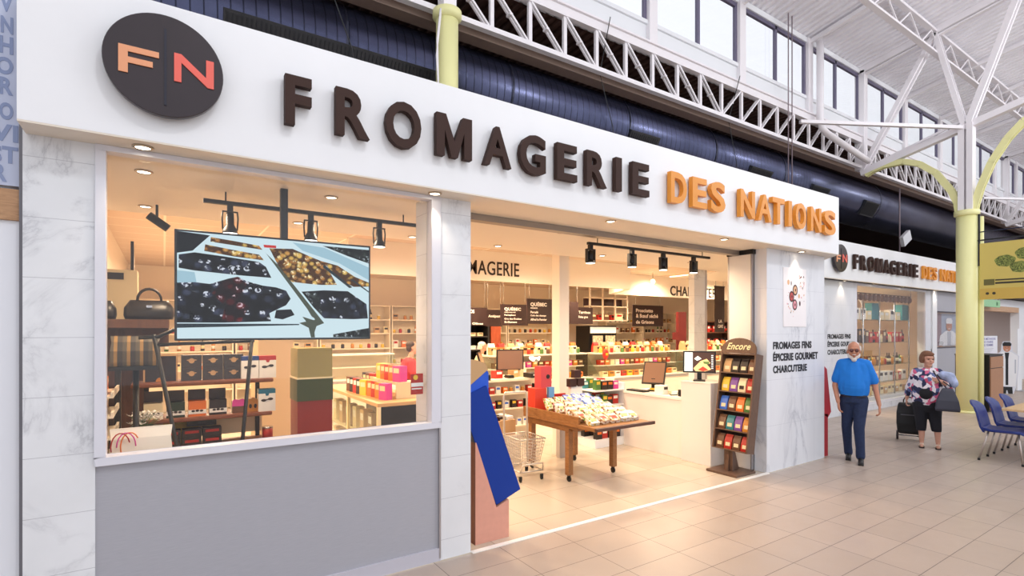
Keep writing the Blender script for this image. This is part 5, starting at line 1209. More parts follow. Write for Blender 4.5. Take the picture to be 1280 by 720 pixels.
# poster of a cook behind the third window
def cook_flat(t, h, cap, hatc, sc_=1.0, full=True, y=-.004):
    "flat printed figure in a white coat; x centre 0"
    m = MB(); M_ = [mat('print_white', '#f4f4f6', .5), mat('print_skin', '#c98a6c', .5), mat('print_black', '#1c1c20', .5), mat('print_shade', '#c3c6cf', .5), mat(cap, hatc, .5)]
    def pl(pts, k, d): m.add([(x*sc_, y-d*.0008, z*sc_) for x, z in pts], [tuple(range(len(pts)))], k)
    if full:
        pl([(-.13, .0), (-.02, .0), (-.01, .1), (.01, .1), (.03, .0), (.13, .0), (.12, .2), (-.12, .2)], 2, 0)
        pl([(-.19, .22), (.19, .22), (.23, .75), (.24, 1.1), (.1, 1.22), (-.1, 1.22), (-.24, 1.1), (-.23, .75)], 0, 1)
        pl([(-.03, .25), (.03, .25), (.03, 1.0), (.05, 1.2), (-.05, 1.2), (-.03, 1.0)], 2, 2)
        pl([(-.2, .6), (-.17, .6), (-.17, 1.0), (-.2, 1.0)], 3, 2); pl([(.17, .6), (.2, .6), (.2, 1.0), (.17, 1.0)], 3, 2)
        oz = 1.34
    else:
        pl([(-.3, 0), (.3, 0), (.26, .22), (.1, .32), (-.1, .32), (-.26, .22)], 0, 1); pl([(-.05, .0), (.05, .0), (.06, .3), (-.06, .3)], 3, 2); oz = .43
    pl([(.085*math.cos(a), oz+.12*math.sin(a)) for a in [2*PI*k/20 for k in range(20)]], 1, 3)
    pl([(-.09, oz+.05), (.09, oz+.05), (.1, oz+.12), (.06, oz+.17), (-.06, oz+.17), (-.1, oz+.12)], 4, 4)
    for s_ in (-1, 1): pl([(s_*.035+.012*math.cos(a), oz+.015+.007*math.sin(a)) for a in [2*PI*k/8 for k in range(8)]], 2, 5)
    pl([(-.03, oz-.055), (.03, oz-.055), (.02, oz-.068), (-.02, oz-.068)], 0, 5)
    return m.build('figure', M_, t, fix=False)
t = thing('cook_poster', 'poster of a person in white cap and coat, left of the yellow column', 'poster', (18.2, 5.6, 1.40))
B((-.3, 0, 0), (1.6, .02, .93)).build('sheet', mat('poster_pale', '#aab4c8', .5), t); B((-.3, -.004, 0), (.05, -.001, .93)).build('colour_block', mat('mauve_print', '#9a7f86', .5), t)
fg_ = cook_flat(t, .6, 'cap_white', '#f2f2f4', 1.3, False, -.01); fg_.location = (.62, 0, 0.02); fg_.scale = (2.0, 1, 1)
# ================================================================== NEIGHBOUR SHOP AT THE FAR RIGHT
struct('wall_third_front', B((20.3, 5.9, 2.7), (44, 6.1, 3.7)).box((26.8, 5.85, 0), (27.5, 6.1, 2.7)).box((20.25, 5.55, 0), (20.5, 6.1, 3.7)), white)
struct('trim_11', B((20.5, 5.86, 2.52), (44, 6.1, 2.7)), woodmat('pale_oak2', srgb('#c59a76'), srgb('#d9b391'), (2, 12, 12)))
struct('wall_third_back', B((20.3, 9.0, 0), (46, 9.2, 3.0)), mat('third_wall', '#f0dfd8', .6))
struct('wall_far_end', B((46, -14, 0), (46.2, 24, 9)), mat('far_wall', '#d9d4d6', .7))
for x in (22, 25.5, 30): lamp('third_shop_light', 'SPOT', (x, 7.3, 2.95), 150, (1, .9, .82), .15, ang=160, blend=.9)
struct('ceiling', B((20.3, 5.9, 2.96), (46, 9.2, 2.99)), white)
t = thing('method_board', 'white board with lilac capitals beginning LA MÉTHODE behind the cut-out cook', 'board', (21.6, 5.6, 1.05))
B((0, 0, 0), (1.6, .03, .62)).build('sheet', mat('board_white', '#f2f3fa', .5), t)
for k, (s_, wd) in enumerate((('LA MÉTHODE', 1.3), ('DE FAIRE', 1.05), ('DE FEMME', 1.05))): text_into(MB(), s_, .12, .12+wd, .49-k*.1, .56-k*.1+(.02 if k == 0 else 0), -.003, 0, bold=.01).build('lettering', mat('lilac_print', '#8a86b8', .5), t)
for k in range(4): B((.12, -.002, .2-k*.045), (1.2-.1*k, 0, .21-k*.045)).build('small_print', mat('grey_print', '#c2c4cf', .5), t)
for x in (.2, 1.4): B((x, .03, -1.05), (x+.03, .06, .5)).build('leg', alu, t)
t = thing('cook_cutout', 'standing cardboard cut-out of a smiling cook in black cap and long white coat', 'cut-out', (20.55, 4.75, 0), -math.atan2(20.55, 4.75)+.25)
MB().prism([(-.15, 0), (.15, 0), (.2, .2), (.26, .75), (.27, 1.1), (.13, 1.24), (.12, 1.42), (.08, 1.53), (-.08, 1.53), (-.12, 1.42), (-.13, 1.24), (-.27, 1.1), (-.26, .75), (-.2, .2)], 0, .012).build('board', mat('cutout_board', '#e3e5ee', .5), t)
MB().prism([(-.0, .0), (.3, 0), (.0, .5)], -.01, .01, 'x', M=Matrix.Translation((0, .012, 0))).build('rear_strut', PK['tan'], t)
cook_flat(t, 1.5, 'cap_black', '#17171a', 1.0, True, -.002)
t = thing('white_stand_panel', 'slim white floor panel right of the cut-out cook', 'panel stand', (21.6, 4.75, 0)); B((0, 0, .02), (.45, .04, 1.9)).build('panel', white, t); B((-.03, -.12, 0), (.48, .16, .02)).build('foot', alu, t)
t = thing('wall_rack', 'shelf rack of pink and brown packs in the neighbour shop at right', 'rack', (20.9, 8.2, 0))
for x in (0, 2.6): B((x, 0, 0), (x+.05, .4, 2.3)).build('upright', black, t)
for z in (1.3, 1.65, 2.0): B((0, 0, z-.03), (2.65, .4, z)).build('board', black if z > 1.9 else PK['cream'], t)
for z, l_ in ((1.3, 'lowest'), (1.65, 'middle'), (2.0, 'top')):
    fill((20.95, 8.25), 0, 2.5, z, .4, [('box', 'pink', 'white', (.18, .1, .22)), ('box', 'brown', 'cream', (.2, .1, .2)), ('box', 'cream', 'red', (.2, .1, .24))], lambda k, c, l_=l_: '%s pack on the %s board of the neighbour shop rack' % (c, l_), 'packs on the %s board of the neighbour shop rack' % l_, .05)
# black and wood counter behind the yellow column
t = thing('service_counter', 'black counter with light wood drawer front just right of the big yellow column', 'counter', (15.46, 3.86, 0))
wd_m = woodmat('counter_wood', srgb('#9c6e4f'), srgb('#b58460'), (4, 4, 14))
B((0, .01, .04), (.96, .62, 1.28)).build('carcass', black, t); B((-.01, 0, 1.28), (.98, .63, 1.3)).build('top', black, t)
B((.04, -.008, .06), (.94, .008, .98)).build('door', wd_m, t); B((.04, -.008, 1.0), (.94, .008, 1.25)).build('drawer', wd_m, t); B((.02, .03, 0), (.94, .6, .04)).build('plinth', dark, t)
# hanging pasta banner on the yellow column
t = thing('pasta_banner', 'large yellow banner with green pasta nests and a fork on the big yellow column', 'banner', (15.08, 3.93, 2.53))
byel = mat('banner_yellow', '#d3bf66', .5)
MB().box((-.02, -1.9, 0), (.02, 0, 1.24)).build('sheet', byel, t)
MB().box((-.015, -1.9, 1.30), (.015, .06, 1.33)).box((-.02, .0, 1.2), (.02, .03, 1.9)).box((-.02, 0, .75), (.02, .03, 1.2)).build('bracket', black, t); MB().tube([(0, .01, 1.5), (0, -1.9, 1.5)], .012).build('upper_rod', mat('navy_rod', '#20264a', .4), t)
pn_ = NT('pasta_nest'); wv = pn_.n('ShaderNodeTexNoise'); wv.inputs['Scale'].default_value = 7; wv.inputs['Distortion'].default_value = 3.5; wv.inputs['Detail'].default_value = 1
pn_.l(pn_.pos(), wv.inputs['Vector']); q = pn_.math('FRACT', pn_.math('MULTIPLY', wv.outputs[0], 4)); pn_.l(pn_.ramp(q, [(0, srgb('#2f3a16')), (.35, srgb('#7d8a3a')), (.6, srgb('#a3ab55')), (1, srgb('#2b3414'))]), pn_.bsdf.inputs['Base Color'])
def nest(y, z, ry, rz_): 
    MB().add([(-.0225, y+ry*(1+.06*math.sin(5*a))*math.cos(a), z+rz_*(1+.05*math.cos(7*a))*math.sin(a)) for a in [2*PI*k/36 for k in range(36)]], [tuple(range(36))]).build('pasta_nest', pn_.mat, t, fix=False)
for y, z, a_, b_ in ((-.42, .82, .17, .125), (-.65, .67, .15, .12), (-.75, .95, .17, .13), (-1.0, .77, .17, .13), (-.95, .37, .17, .14)): nest(y, z, a_, b_)
dkp = mat('banner_dark_print', '#3a3428', .5)
B((-.0235, -.85, .33), (-.021, -.26, .37)).box((-.0235, -.85, .40), (-.021, -.26, .43)).build('fork_handle', dkp, t); B((-.0235, -.25, .31), (-.021, -.07, .44)).build('word_block', mat('banner_olive_print', '#6a6434', .5), t)
MB().add([(-.0225, -1.9, 0), (-.0225, 0, 0), (-.0225, 0, .24), (-.0225, -1.9, .24)], [(0, 1, 2, 3)]).build('orange_band', mat('banner_ochre', '#cfae52', .5), t, fix=False)
for y in (-.13, -.24): MB().add([(-.0235, y+.03*math.cos(a), .13+.03*math.sin(a)) for a in [2*PI*k/12 for k in range(12)]], [tuple(range(12))]).build('icon', dkp, t, fix=False)
t = thing('green_sign', 'small light green sign hanging behind the yellow banner', 'sign', (21.5, 5.6, 2.62)); 
B((-.25, 0, 0), (2.0, .06, .24)).build('panel', mat('light_green_sign', '#9ed0a0', .5), t); B((1.6, -.004, .06), (1.75, 0, .17)).build('mark', mat('green_mark', '#3f7a4a', .5), t)
for x in (-.1, 1.9): MB().tube([(x, .03, .24), (x, .03, 1.2), (x, .33, 1.2)], .008, 0, 6).build('hanger', chrome, t)
# red leaning box behind the corner
t = thing('red_display_box', 'narrow red cardboard display peeking out behind the right marble pillar', 'display box', (8.03, 3.865, 0))
B((0, 0, 0), (.15, .11, .62)).build('plinth', mat('red_card', '#b3192a', .5), t)
MB().prism([(.02, .62), (.15, .56), (.245, .64), (.12, 1.28), (.02, 1.34)], 0, .11, 'y').build('tilted_tray', mat('crimson_card', '#c01c30', .5), t)
# ================================================================== CHAIRS AND TABLE
cb = mat('blue_plastic', '#152b76', .35); leg_m = mat('chair_leg_metal', '#c0b5ae', .3, .8)
def sheet(rows, th, normal_out):
    "rows: list of lists of points; closed thin solid"
    n = len(rows[0]); m = len(rows); A_ = [p for r in rows for p in r]; Bk = [Vector(p)+Vector(normal_out[i])*th for i, r in enumerate(rows) for p in r]
    V = [tuple(p) for p in A_]+[tuple(p) for p in Bk]; F = []; o = n*m
    for i in range(m-1):
        for k in range(n-1):
            a = i*n+k; F.append((a, a+1, a+n+1, a+n)); F.append((o+a+n, o+a+n+1, o+a+1, o+a))
    for i in range(m-1):
        a = i*n; F.append((a, a+n, o+a+n, o+a)); a = i*n+n-1; F.append((o+a, o+a+n, a+n, a))
    for k in range(n-1): F.append((k+1, k, o+k, o+k+1)); a = (m-1)*n+k; F.append((a, a+1, o+a+1, o+a))
    return MB().add(V, F, 0, True)
def chair_proto():
    t = thing('cafe_chair', 'x', 'chair')
    seat = [(-.23, .435, .19), (-.2, .452, .21), (-.1, .455, .22), (.0, .45, .22), (.1, .447, .215), (.19, .455, .2), (.215, .47, .19)]
    rows = [[(w_*f, y, z+.012*f*f) for f in (-1, -.6, -.2, .2, .6, 1)] for y, z, w_ in seat]
    o = sheet(rows, .035, [(0, 0, -1)]*7).build('seat', cb, t, bev=.006)
    back = [(.19, .40, .20), (.225, .47, .205), (.245, .56, .205), (.265, .65, .2), (.295, .74, .195), (.33, .81, .18), (.345, .83, .15)]
    rows = [[(w_*f, y+.035*(1-f*f)-.02, z-(.03*f*f if i > 4 else 0)) for f in (-1, -.6, -.2, .2, .6, 1)] for i, (y, z, w_) in enumerate(back)]
    sheet(rows, .028, [(0, 1, .15)]*7).build('backrest', cb, t, bev=.006)
    for sx_ in (-1, 1):
        for sy, y0, y1 in ((-1, -.17, -.22), (1, .14, .24)):
            l_ = MB().tube([(sx_*.16, y0, .43), (sx_*.19, y1, .015)], .0125, 0, 10).build('leg', leg_m, t); MB().tube([(sx_*.19, y1, 0), (sx_*.19, y1, .03)], .016, 0, 10).build('foot_cap', black, l_)
    MB().tube([(-.16, -.17, .425), (-.16, .14, .425)], .01).tube([(.16, -.17, .425), (.16, .14, .425)], .01).tube([(-.16, 0, .425), (.16, 0, .425)], .01).build('under_frame', leg_m, t)
    return t
cp = chair_proto()
for k, (x, lab) in enumerate(((9.89, 'nearest of the blue plastic chairs, fully in view by the table edge'), (10.56, 'second blue plastic chair, behind the nearest one'), (11.24, 'third blue plastic chair, partly cut off at the right edge'))):
    place(cp, k > 0, (x, 2.30, 0), label=lab, group='blue chairs at the light wood table')
t = thing('cafe_table', 'light wood table top with metal pedestal at the right edge', 'table', (9.84, 1.45, 0))
B((0, 0, .72), (2.4, .88, .75)).build('tabletop', woodmat('table_top_wood', srgb('#c9a679'), srgb('#dcbc90'), (3, 10, 10)), t, bev=.004)
MB().tube([(1.2, .42, .03), (1.2, .42, .72)], .035, 0, 14).build('pedestal', leg_m, t); MB().box((.85, .36, 0), (1.55, .48, .03)).box((1.14, .1, 0), (1.26, .74, .03)).build('foot_cross', leg_m, t)

# ================================================================== PEOPLE
def capsule(mb, p0, r0, p1, r1, n=12):
    p0, p1 = Vector(p0), Vector(p1); d = p1-p0; L = d.length or 1e-6; d /= L
    pts = []; 
    for a in (-PI/2+.15, -PI/3, -PI/6): pts.append((p0+d*r0*math.sin(a), r0*math.cos(a)))
    pts.append((p0, r0)); pts.append((p1, r1))
    for a in (PI/6, PI/3, PI/2-.15): pts.append((p1+d*r1*math.sin(a), r1*math.cos(a)))
    return mb.tube([p for p, _ in pts], [r for _, r in pts], 0, n)
def chain(mb, pts):
    for (a, ra), (b, rb) in zip(pts[:-1], pts[1:]): capsule(mb, a, ra, b, rb)
def fuse(mb, name, m, parent, voxel=.008, smooth=3, cut=None):
    "one continuous surface out of the overlapping volumes"
    o = mb.build(name, m, None)
    r = o.modifiers.new('r', 'REMESH'); r.mode = 'VOXEL'; r.voxel_size = voxel; r.use_smooth_shade = True
    if smooth: q = o.modifiers.new('s', 'SMOOTH'); q.iterations = smooth; q.factor = .5
    dg = bpy.context.evaluated_depsgraph_get(); me = bpy.data.meshes.new_from_object(o.evaluated_get(dg)); me.name = name
    if cut is not None:
        import bmesh
        bm = bmesh.new(); bm.from_mesh(me); r = bmesh.ops.bisect_plane(bm, geom=bm.verts[:]+bm.edges[:]+bm.faces[:], plane_co=(0, 0, cut), plane_no=(0, 0, 1), clear_inner=True)
        bmesh.ops.holes_fill(bm, edges=[e for e in bm.edges if e.is_boundary]); bm.to_mesh(me); bm.free()
    o.modifiers.clear(); o.data = me; me.polygons.foreach_set('use_smooth', [True]*len(me.polygons)); o.parent = parent
    return o
def hand(mb, wrist, d, palm_n, side, k=1.0, curl=.5, r=.0085):
    "d: direction of the fingers, palm_n: towards the inside of the palm, side: +1/-1 thumb side along d x palm_n"
    w_ = Vector(wrist); d = Vector(d).normalized(); pn_ = Vector(palm_n); pn_ = (pn_-d*pn_.dot(d)).normalized(); s_ = d.cross(pn_)*side
    for t_ in (-.022, -.007, .008, .023): capsule(mb, w_+d*.01*k+s_*t_*.7*k, .014*k, w_+d*.085*k+s_*t_*k, .0125*k, 8)
    for i, (t_, L) in enumerate(((.026, .068), (.009, .077), (-.008, .071), (-.025, .056))):
        p = w_+d*.09*k+s_*t_*k; a = curl*.5; dd = d
        for seg in (.42, .32, .26):
            dd = (d*math.cos(a)+pn_*math.sin(a)); q = p+dd*L*seg*k; capsule(mb, p, r*k, q, r*.9*k, 8); p = q; a += curl*.75
    p = w_+d*.03*k+s_*.024*k; q = p+(d*.6+s_*.75+pn_*.25).normalized()*.04*k; capsule(mb, p, .012*k, q, .0105*k, 8); capsule(mb, q, .0105*k, q+(d*.85+s_*.25+pn_*.45).normalized()*.033*k, .009*k, 8)
def head(mb, c, h=.235, yaw=0):
    "head with nose, ears, brow, chin; c = centre, facing -y then turned by yaw"
    M_ = Matrix.Translation(Vector(c)) @ Matrix.Rotation(yaw, 4, 'Z')
    def e(p, r): mb.ell(M_ @ Vector(p), r, 0, 16, 10, M_.to_3x3())
    s_ = h/.235
    e((0, .015*s_, .03*s_), (.076*s_, .095*s_, .088*s_)); e((0, -.015*s_, -.03*s_), (.062*s_, .072*s_, .085*s_)); e((0, -.05*s_, -.085*s_), (.034*s_, .032*s_, .03*s_))
    e((0, -.09*s_, -.012*s_), (.013*s_, .018*s_, .024*s_)); e((0, -.1*s_, -.024*s_), (.016*s_, .015*s_, .012*s_)); e((0, -.075*s_, .03*s_), (.055*s_, .02*s_, .013*s_))
    e((0, -.082*s_, -.057*s_), (.024*s_, .012*s_, .008*s_))
    for q in (-1, 1): e((q*.077*s_, .012*s_, -.008*s_), (.012*s_, .022*s_, .032*s_)); e((q*.04*s_, -.06*s_, -.03*s_), (.026*s_, .024*s_, .024*s_))
    return M_
skin = mat('skin', '#c08468', .5); skin2 = mat('skin_fair', '#cf9a82', .5); shoe = mat('dark_shoe', '#1b1a1b', .4)
def faceparts(t, M_, s_=1, lips='#8d4c46'):
    for q, nm_ in ((-1, 'eye'), (1, 'eye')):
        MB().ell(M_ @ Vector((q*.031*s_, -.079*s_, .005*s_)), (.012*s_, .006*s_, .006*s_), 0, 10, 6).build(nm_, mat('eye_dark', '#2b211d', .3), t)
    MB().ell(M_ @ Vector((0, -.094*s_, -.058*s_)), (.02*s_, .005*s_, .005*s_), 0, 10, 6).build('mouth', mat('lips', lips, .5), t)
def face_cam(x, y, extra=0): return math.atan2(y, x)-PI/2+extra
# ---- man in the blue T-shirt walking towards the viewer
mx, my = 8.165, 3.51
man = thing('person', 'man with white beard in bright blue T-shirt and jeans walking towards the viewer', 'person', (mx, my, 0), face_cam(mx, my)); man.scale = (.87, .9, 1)
b = MB()
Hm = head(b, (0, -.03, 1.56), .262, .05)
chain(b, [((0, .0, 1.38), .058), ((0, -.015, 1.50), .055)])
chain(b, [((0, .01, .93), .11), ((0, -.01, 1.10), .13), ((0, 0, 1.30), .125)])
chain(b, [((-.17, .01, 1.36), .06), ((-.255, .02, 1.09), .045), ((-.262, .0, 1.05), .042), ((-.215, -.12, .84), .03)]); hand(b, (-.213, -.125, .83), (.12, -.1, -1), (1, .3, 0), -1, 1.05, .7)
chain(b, [((.17, .01, 1.36), .06), ((.285, .04, 1.08), .045), ((.29, .03, 1.04), .042), ((.34, -.04, .82), .03)]); hand(b, (.342, -.043, .81), (.05, -.05, -1), (-1, .3, 0), 1, 1.05, .8)
chain(b, [((-.09, .02, .9), .1), ((-.1, .05, .5), .06), ((-.075, .15, .1), .045)]); chain(b, [((.09, 0, .9), .1), ((.07, -.1, .5), .06), ((.09, -.13, .1), .045)])
fuse(b, 'body', skin, man, .007, 2)
s_ = MB()
chain(s_, [((0, .0, .96), .165), ((0, -.02, 1.07), .185), ((0, 0, 1.22), .172), ((0, .01, 1.32), .14)])
chain(s_, [((-.1, .01, 1.0), .12), ((-.1, -.01, 1.15), .125), ((-.11, 0, 1.32), .1)]); chain(s_, [((.1, .01, 1.0), .12), ((.1, -.01, 1.15), .125), ((.11, 0, 1.32), .1)])
s_.ell((0, -.05, 1.08), (.15, .14, .14)); s_.lathe([(.185, .94), (.19, 1.12)], n=28, M=Matrix.Diagonal((1, .8, 1, 1)))
chain(s_, [((-.04, .01, 1.40), .065), ((-.17, .01, 1.365), .078), ((-.245, .02, 1.15), .072)]); chain(s_, [((.04, .01, 1.40), .065), ((.17, .01, 1.365), .078), ((.27, .035, 1.15), .072)])
fuse(s_, 't_shirt', mat('bright_blue_cotton', '#1478d4', .8, var=.05, scale=12), man, .009, 6, .935)
j = MB()
chain(j, [((-.055, .01, .86), .122), ((.055, .01, .86), .122)]); j.lathe([(.172, .83), (.176, .945)], n=28, M=Matrix.Diagonal((1, .82, 1, 1)))
chain(j, [((-.09, .015, .86), .118), ((-.085, .03, .62), .09), ((-.1, .045, .48), .076), ((-.085, .13, .2), .062), ((-.075, .155, .09), .064)])
chain(j, [((.09, .0, .86), .118), ((.08, -.06, .62), .09), ((.07, -.1, .48), .08), ((.088, -.12, .2), .066), ((.09, -.13, .1), .068)])
fuse(j, 'jeans', mat('dark_denim', '#1d2b4c', .85, var=.15, scale=30), man, .009, 4, .05)
MB().lathe([(.2, 0), (.2, .035)], n=28, c=(0, .005, .905), M=Matrix.Diagonal((.93, .74, 1, 1))).build('belt', mat('dark_belt', '#1c1f30', .5), man)
for x, y, a in ((-.075, .13, .1), (.095, -.16, .05)):
    m = MB(); chain(m, [((x, y+.04, .045), .042), ((x+.01*0, y-.10, .04), .04), ((x, y-.16, .034), .03)]); m.box((x-.04, y-.18, 0), (x+.04, y+.075, .02)); fuse(m, 'shoe', shoe, man, .008, 2)
hr = MB(); g = 1.11
for a in range(-5, 6): hr.ell(Hm @ Vector((.078*g*math.sin(a*.36), (.035+.062*math.cos(a*.36))*g, .02*g)), (.02*g, .026*g, .05*g))
hr.ell(Hm @ Vector((0, .04*g, .086*g)), (.07*g, .078*g, .034*g)); fuse(hr, 'hair', mat('white_hair', '#d9d4cf', .8), man, .007, 2)
bd = MB()
for a in range(-5, 6): bd.ell(Hm @ Vector((.066*g*math.sin(a*.3), (.0-.064*math.cos(a*.3))*g, (-.09+.012*abs(a)*.6-.0*math.cos(a*.3))*g)), (.016*g, .018*g, .026*g))
bd.ell(Hm @ Vector((0, -.066*g, -.11*g)), (.034*g, .028*g, .028*g)); bd.ell(Hm @ Vector((0, -.1*g, -.045*g)), (.03*g, .008*g, .007*g)); fuse(bd, 'beard', mat('white_beard', '#d6cec8', .85), man, .006, 2)
faceparts(man, Hm, 1.11)
gl_ = MB()
for q in (-1, 1): gl_.lathe([(.001, 0), (.026, 0), (.026, .004), (.001, .004)], n=16, c=Hm @ Vector((q*.036, -.104, .008)), M=Hm.to_3x3().to_4x4() @ Matrix.Rotation(PI/2, 4, 'X'))
for q in (-1, 1): gl_.tube([Hm @ Vector((q*.06, -.1, .014)), Hm @ Vector((q*.09, .0, .01))], .003, 0, 6)
gl_.tube([Hm @ Vector((-.012, -.107, .012)), Hm @ Vector((.012, -.107, .012))], .003, 0, 6); gl_.build('glasses', mat('brown_lens', '#5d302c', .2), man)
# ---- woman with flowered blouse, shoulder bag and trolley
wx, wy = 10.08, 3.28
wo = thing('person', 'woman in flowered blouse and black cropped trousers pulling a black trolley', 'person', (wx, wy, 0), face_cam(wx, wy)); wo.scale = (.88, .9, 1)
b = MB(); Hw = head(b, (.015, -.02, 1.39), .25, .5)
chain(b, [((.01, .0, 1.20), .05), ((.01, -.01, 1.32), .048)]); chain(b, [((0, 0, .8), .14), ((0, 0, 1.0), .15), ((0, 0, 1.14), .12)])
chain(b, [((-.15, 0, 1.18), .055), ((-.25, .05, .93), .042), ((-.29, .12, .74), .028)]); hand(b, (-.292, .125, .73), (-.05, .2, -1), (1, 0, 0), -1, .95, 1.1)
chain(b, [((.16, 0, 1.18), .055), ((.33, -.02, .98), .042), ((.2, -.14, 1.06), .03)]); hand(b, (.19, -.145, 1.065), (-1, -.15, .25), (0, 1, 0), 1, .95, .6)
chain(b, [((-.08, 0, .75), .09), ((-.07, 0, .42), .06), ((-.07, .0, .3), .055), ((-.07, 0, .08), .035)]); chain(b, [((.1, 0, .75), .09), ((.13, .0, .42), .06), ((.15, 0, .3), .055), ((.16, 0, .08), .035)])
for x in (-.07, .16): chain(b, [((x, .02, .05), .035), ((x, -.1, .035), .03), ((x, -.15, .03), .024)])
fuse(b, 'body', skin2, wo, .007, 2)
fl = NT('flowered_cloth'); v1 = fl.n('ShaderNodeTexVoronoi'); v1.inputs['Scale'].default_value = 17; fl.l(fl.pos(), v1.inputs['Vector'])
sc_ = fl.n('ShaderNodeSeparateColor'); fl.l(v1.outputs['Color'], sc_.inputs[0])
cc = fl.ramp(sc_.outputs[0], [(0, srgb('#d9668a')), (.2, srgb('#2b2f52')), (.4, srgb('#e8dfe6')), (.6, srgb('#5f6a98')), (.75, srgb('#f1e8ec')), (.88, srgb('#c24a6a'))], 'CONSTANT'); fl.l(cc, fl.bsdf.inputs['Base Color']); fl.bsdf.inputs['Roughness'].default_value = .8
s_ = MB(); chain(s_, [((0, .0, .76), .175), ((0, -.01, .9), .18), ((0, -.02, 1.05), .17), ((0, 0, 1.15), .12)])
for q in (-1, 1): chain(s_, [((q*.1, .0, .74), .12), ((q*.1, -.01, .95), .125), ((q*.1, 0, 1.12), .1)])
chain(s_, [((-.03, 0, 1.21), .055), ((-.15, 0, 1.18), .075), ((-.25, .05, .93), .062), ((-.275, .09, .83), .052)]); chain(s_, [((.03, 0, 1.21), .055), ((.16, 0, 1.18), .078), ((.32, -.01, .99), .068), ((.3, -.05, 1.0), .062)])
s_.ell((0, -.07, .98), (.16, .12, .12)); fuse(s_, 'blouse', fl.mat, wo, .009, 5, .665)
tp = MB(); tp.ell((-.01, -.15, .86), (.1, .06, .1)); fuse(tp, 'black_top', mat('black_cotton', '#141317', .8), wo, .008, 3)
j = MB(); chain(j, [((-.06, 0, .68), .15), ((.06, 0, .68), .15)])
chain(j, [((-.085, 0, .66), .125), ((-.08, 0, .45), .095), ((-.078, 0, .29), .078)]); chain(j, [((.1, 0, .66), .125), ((.12, 0, .45), .095), ((.138, 0, .29), .078)])
fuse(j, 'cropped_trousers', mat('black_navy_cloth', '#15161f', .85), wo, .009, 4, .26)
for x in (-.07, .16):
    m = MB(); m.prism([(x-.035, .06), (x-.042, -.05), (x-.038, -.15), (x, -.19), (x+.038, -.15), (x+.042, -.05), (x+.035, .06)], 0, .018, 'z'); m.build('sandal_sole', mat('sandal_black', '#2a1c1a', .5), wo)
    MB().tube([(x-.038, -.1, .02), (x-.02, -.1, .062), (x+.02, -.1, .062), (x+.038, -.1, .02)], .011, 0, 8).build('sandal_strap', mat('sandal_cream', '#e3cdb8', .5), wo)
hr = MB(); g = 1.12
for a in range(-6, 7): hr.ell(Hw @ Vector((.074*g*math.sin(a*.34), (.028+.058*math.cos(a*.34))*g, (.01-.0*a)*g)), (.03*g, .036*g, .066*g))
hr.ell(Hw @ Vector((0, .02*g, .07*g)), (.086*g, .096*g, .056*g)); hr.ell(Hw @ Vector((0, -.05*g, .075*g)), (.064*g, .042*g, .03*g)); hr.ell(Hw @ Vector((0, .055*g, .03*g)), (.085*g, .066*g, .08*g)); fuse(hr, 'hair', mat('auburn_hair', '#7a5138', .7, var=.2, scale=40), wo, .007, 4)
faceparts(wo, Hw, 1.06)
# shoulder bag (held by her, so a thing of its own)
Rw = Matrix.Translation((wx, wy, 0)) @ Matrix.Rotation(face_cam(wx, wy), 4, 'Z')
def on_w(p): return Rw @ Vector(p)
t = thing('shoulder_bag', 'large grey shoulder bag hanging at the woman\'s side', 'handbag', on_w((.25, -.24, .62)), face_cam(wx, wy))
m = MB(); V = []
for a, z, d_ in ((1.0, 0, .06), (1.03, .04, .075), (.9, .18, .07), (.55, .34, .035), (.4, .38, .02)):
    V += [(-.145*a, -d_, z*.92), (.145*a, -d_, z*.92), (.145*a, d_, z*.92), (-.145*a, d_, z*.92)]
F = [(3, 2, 1, 0), (16, 17, 18, 19)]
for i in range(4):
    for k in range(4): F.append((i*4+k, i*4+(k+1) % 4, i*4+4+(k+1) % 4, i*4+4+k))
m.add(V, F).build('body', mat('grey_leather', '#3a3b48', .5), t, bev=.012)
MB().tube([(-.06, 0, .37), (-.12, .03, .5), (-.17, .1, .6), (-.15, .2, .58), (-.06, .12, .45), (.04, 0, .37)], .009, 0, 8).build('strap', mat('dark_strap', '#22232c', .5), t)
t = thing('light_jacket', 'pale blue cloth folded over the woman\'s raised arm', 'jacket', on_w((.25, -.03, 1.05)), face_cam(wx, wy))
m = MB(); chain(m, [((-.06, .0, .1), .07), ((.03, .0, .08), .075), ((.07, -.0, -.02), .07)]); o = fuse(m, 'cloth', mat('pale_blue_cloth', '#a3aecd', .8, var=.3, scale=14), t, .01, 5)
# trolley bag
q = on_w((-.22, .44, 0))
t = thing('shopping_bag_trolley', 'black two-wheeled shopping trolley bag pulled behind the woman', 'trolley', q, face_cam(wx, wy))
m = MB(); V = []
for a, z, d_ in ((.82, .12, .1), (.98, .16, .14), (1.05, .3, .16), (1.05, .48, .15), (.95, .6, .11), (.9, .63, .08)):
    V += [(-.17*a, -d_, z), (.17*a, -d_, z), (.17*a, d_, z), (-.17*a, d_, z)]
F = [(3, 2, 1, 0), (20, 21, 22, 23)]
for i in range(5):
    for k in range(4): F.append((i*4+k, i*4+(k+1) % 4, i*4+4+(k+1) % 4, i*4+4+k))
m.add(V, F).build('bag', mat('black_nylon', '#0f0f12', .6), t, bev=.02)
B((-.12, -.165, .44), (.12, -.145, .455)).build('zip', mat('zip_grey', '#55555c', .4), t)
for x in (-.17, .17): MB().tube([(x-.015, .05, .075), (x+.015, .05, .075)], .075, 0, 20).build('wheel', mat('tyre', '#3a3234', .5), t); MB().tube([(x-.018, .05, .075), (x+.018, .05, .075)], .03, 0, 12).build('hub', chrome, t)
MB().tube([(-.17, .05, .075), (.17, .05, .075)], .01).build('axle', chrome, t)
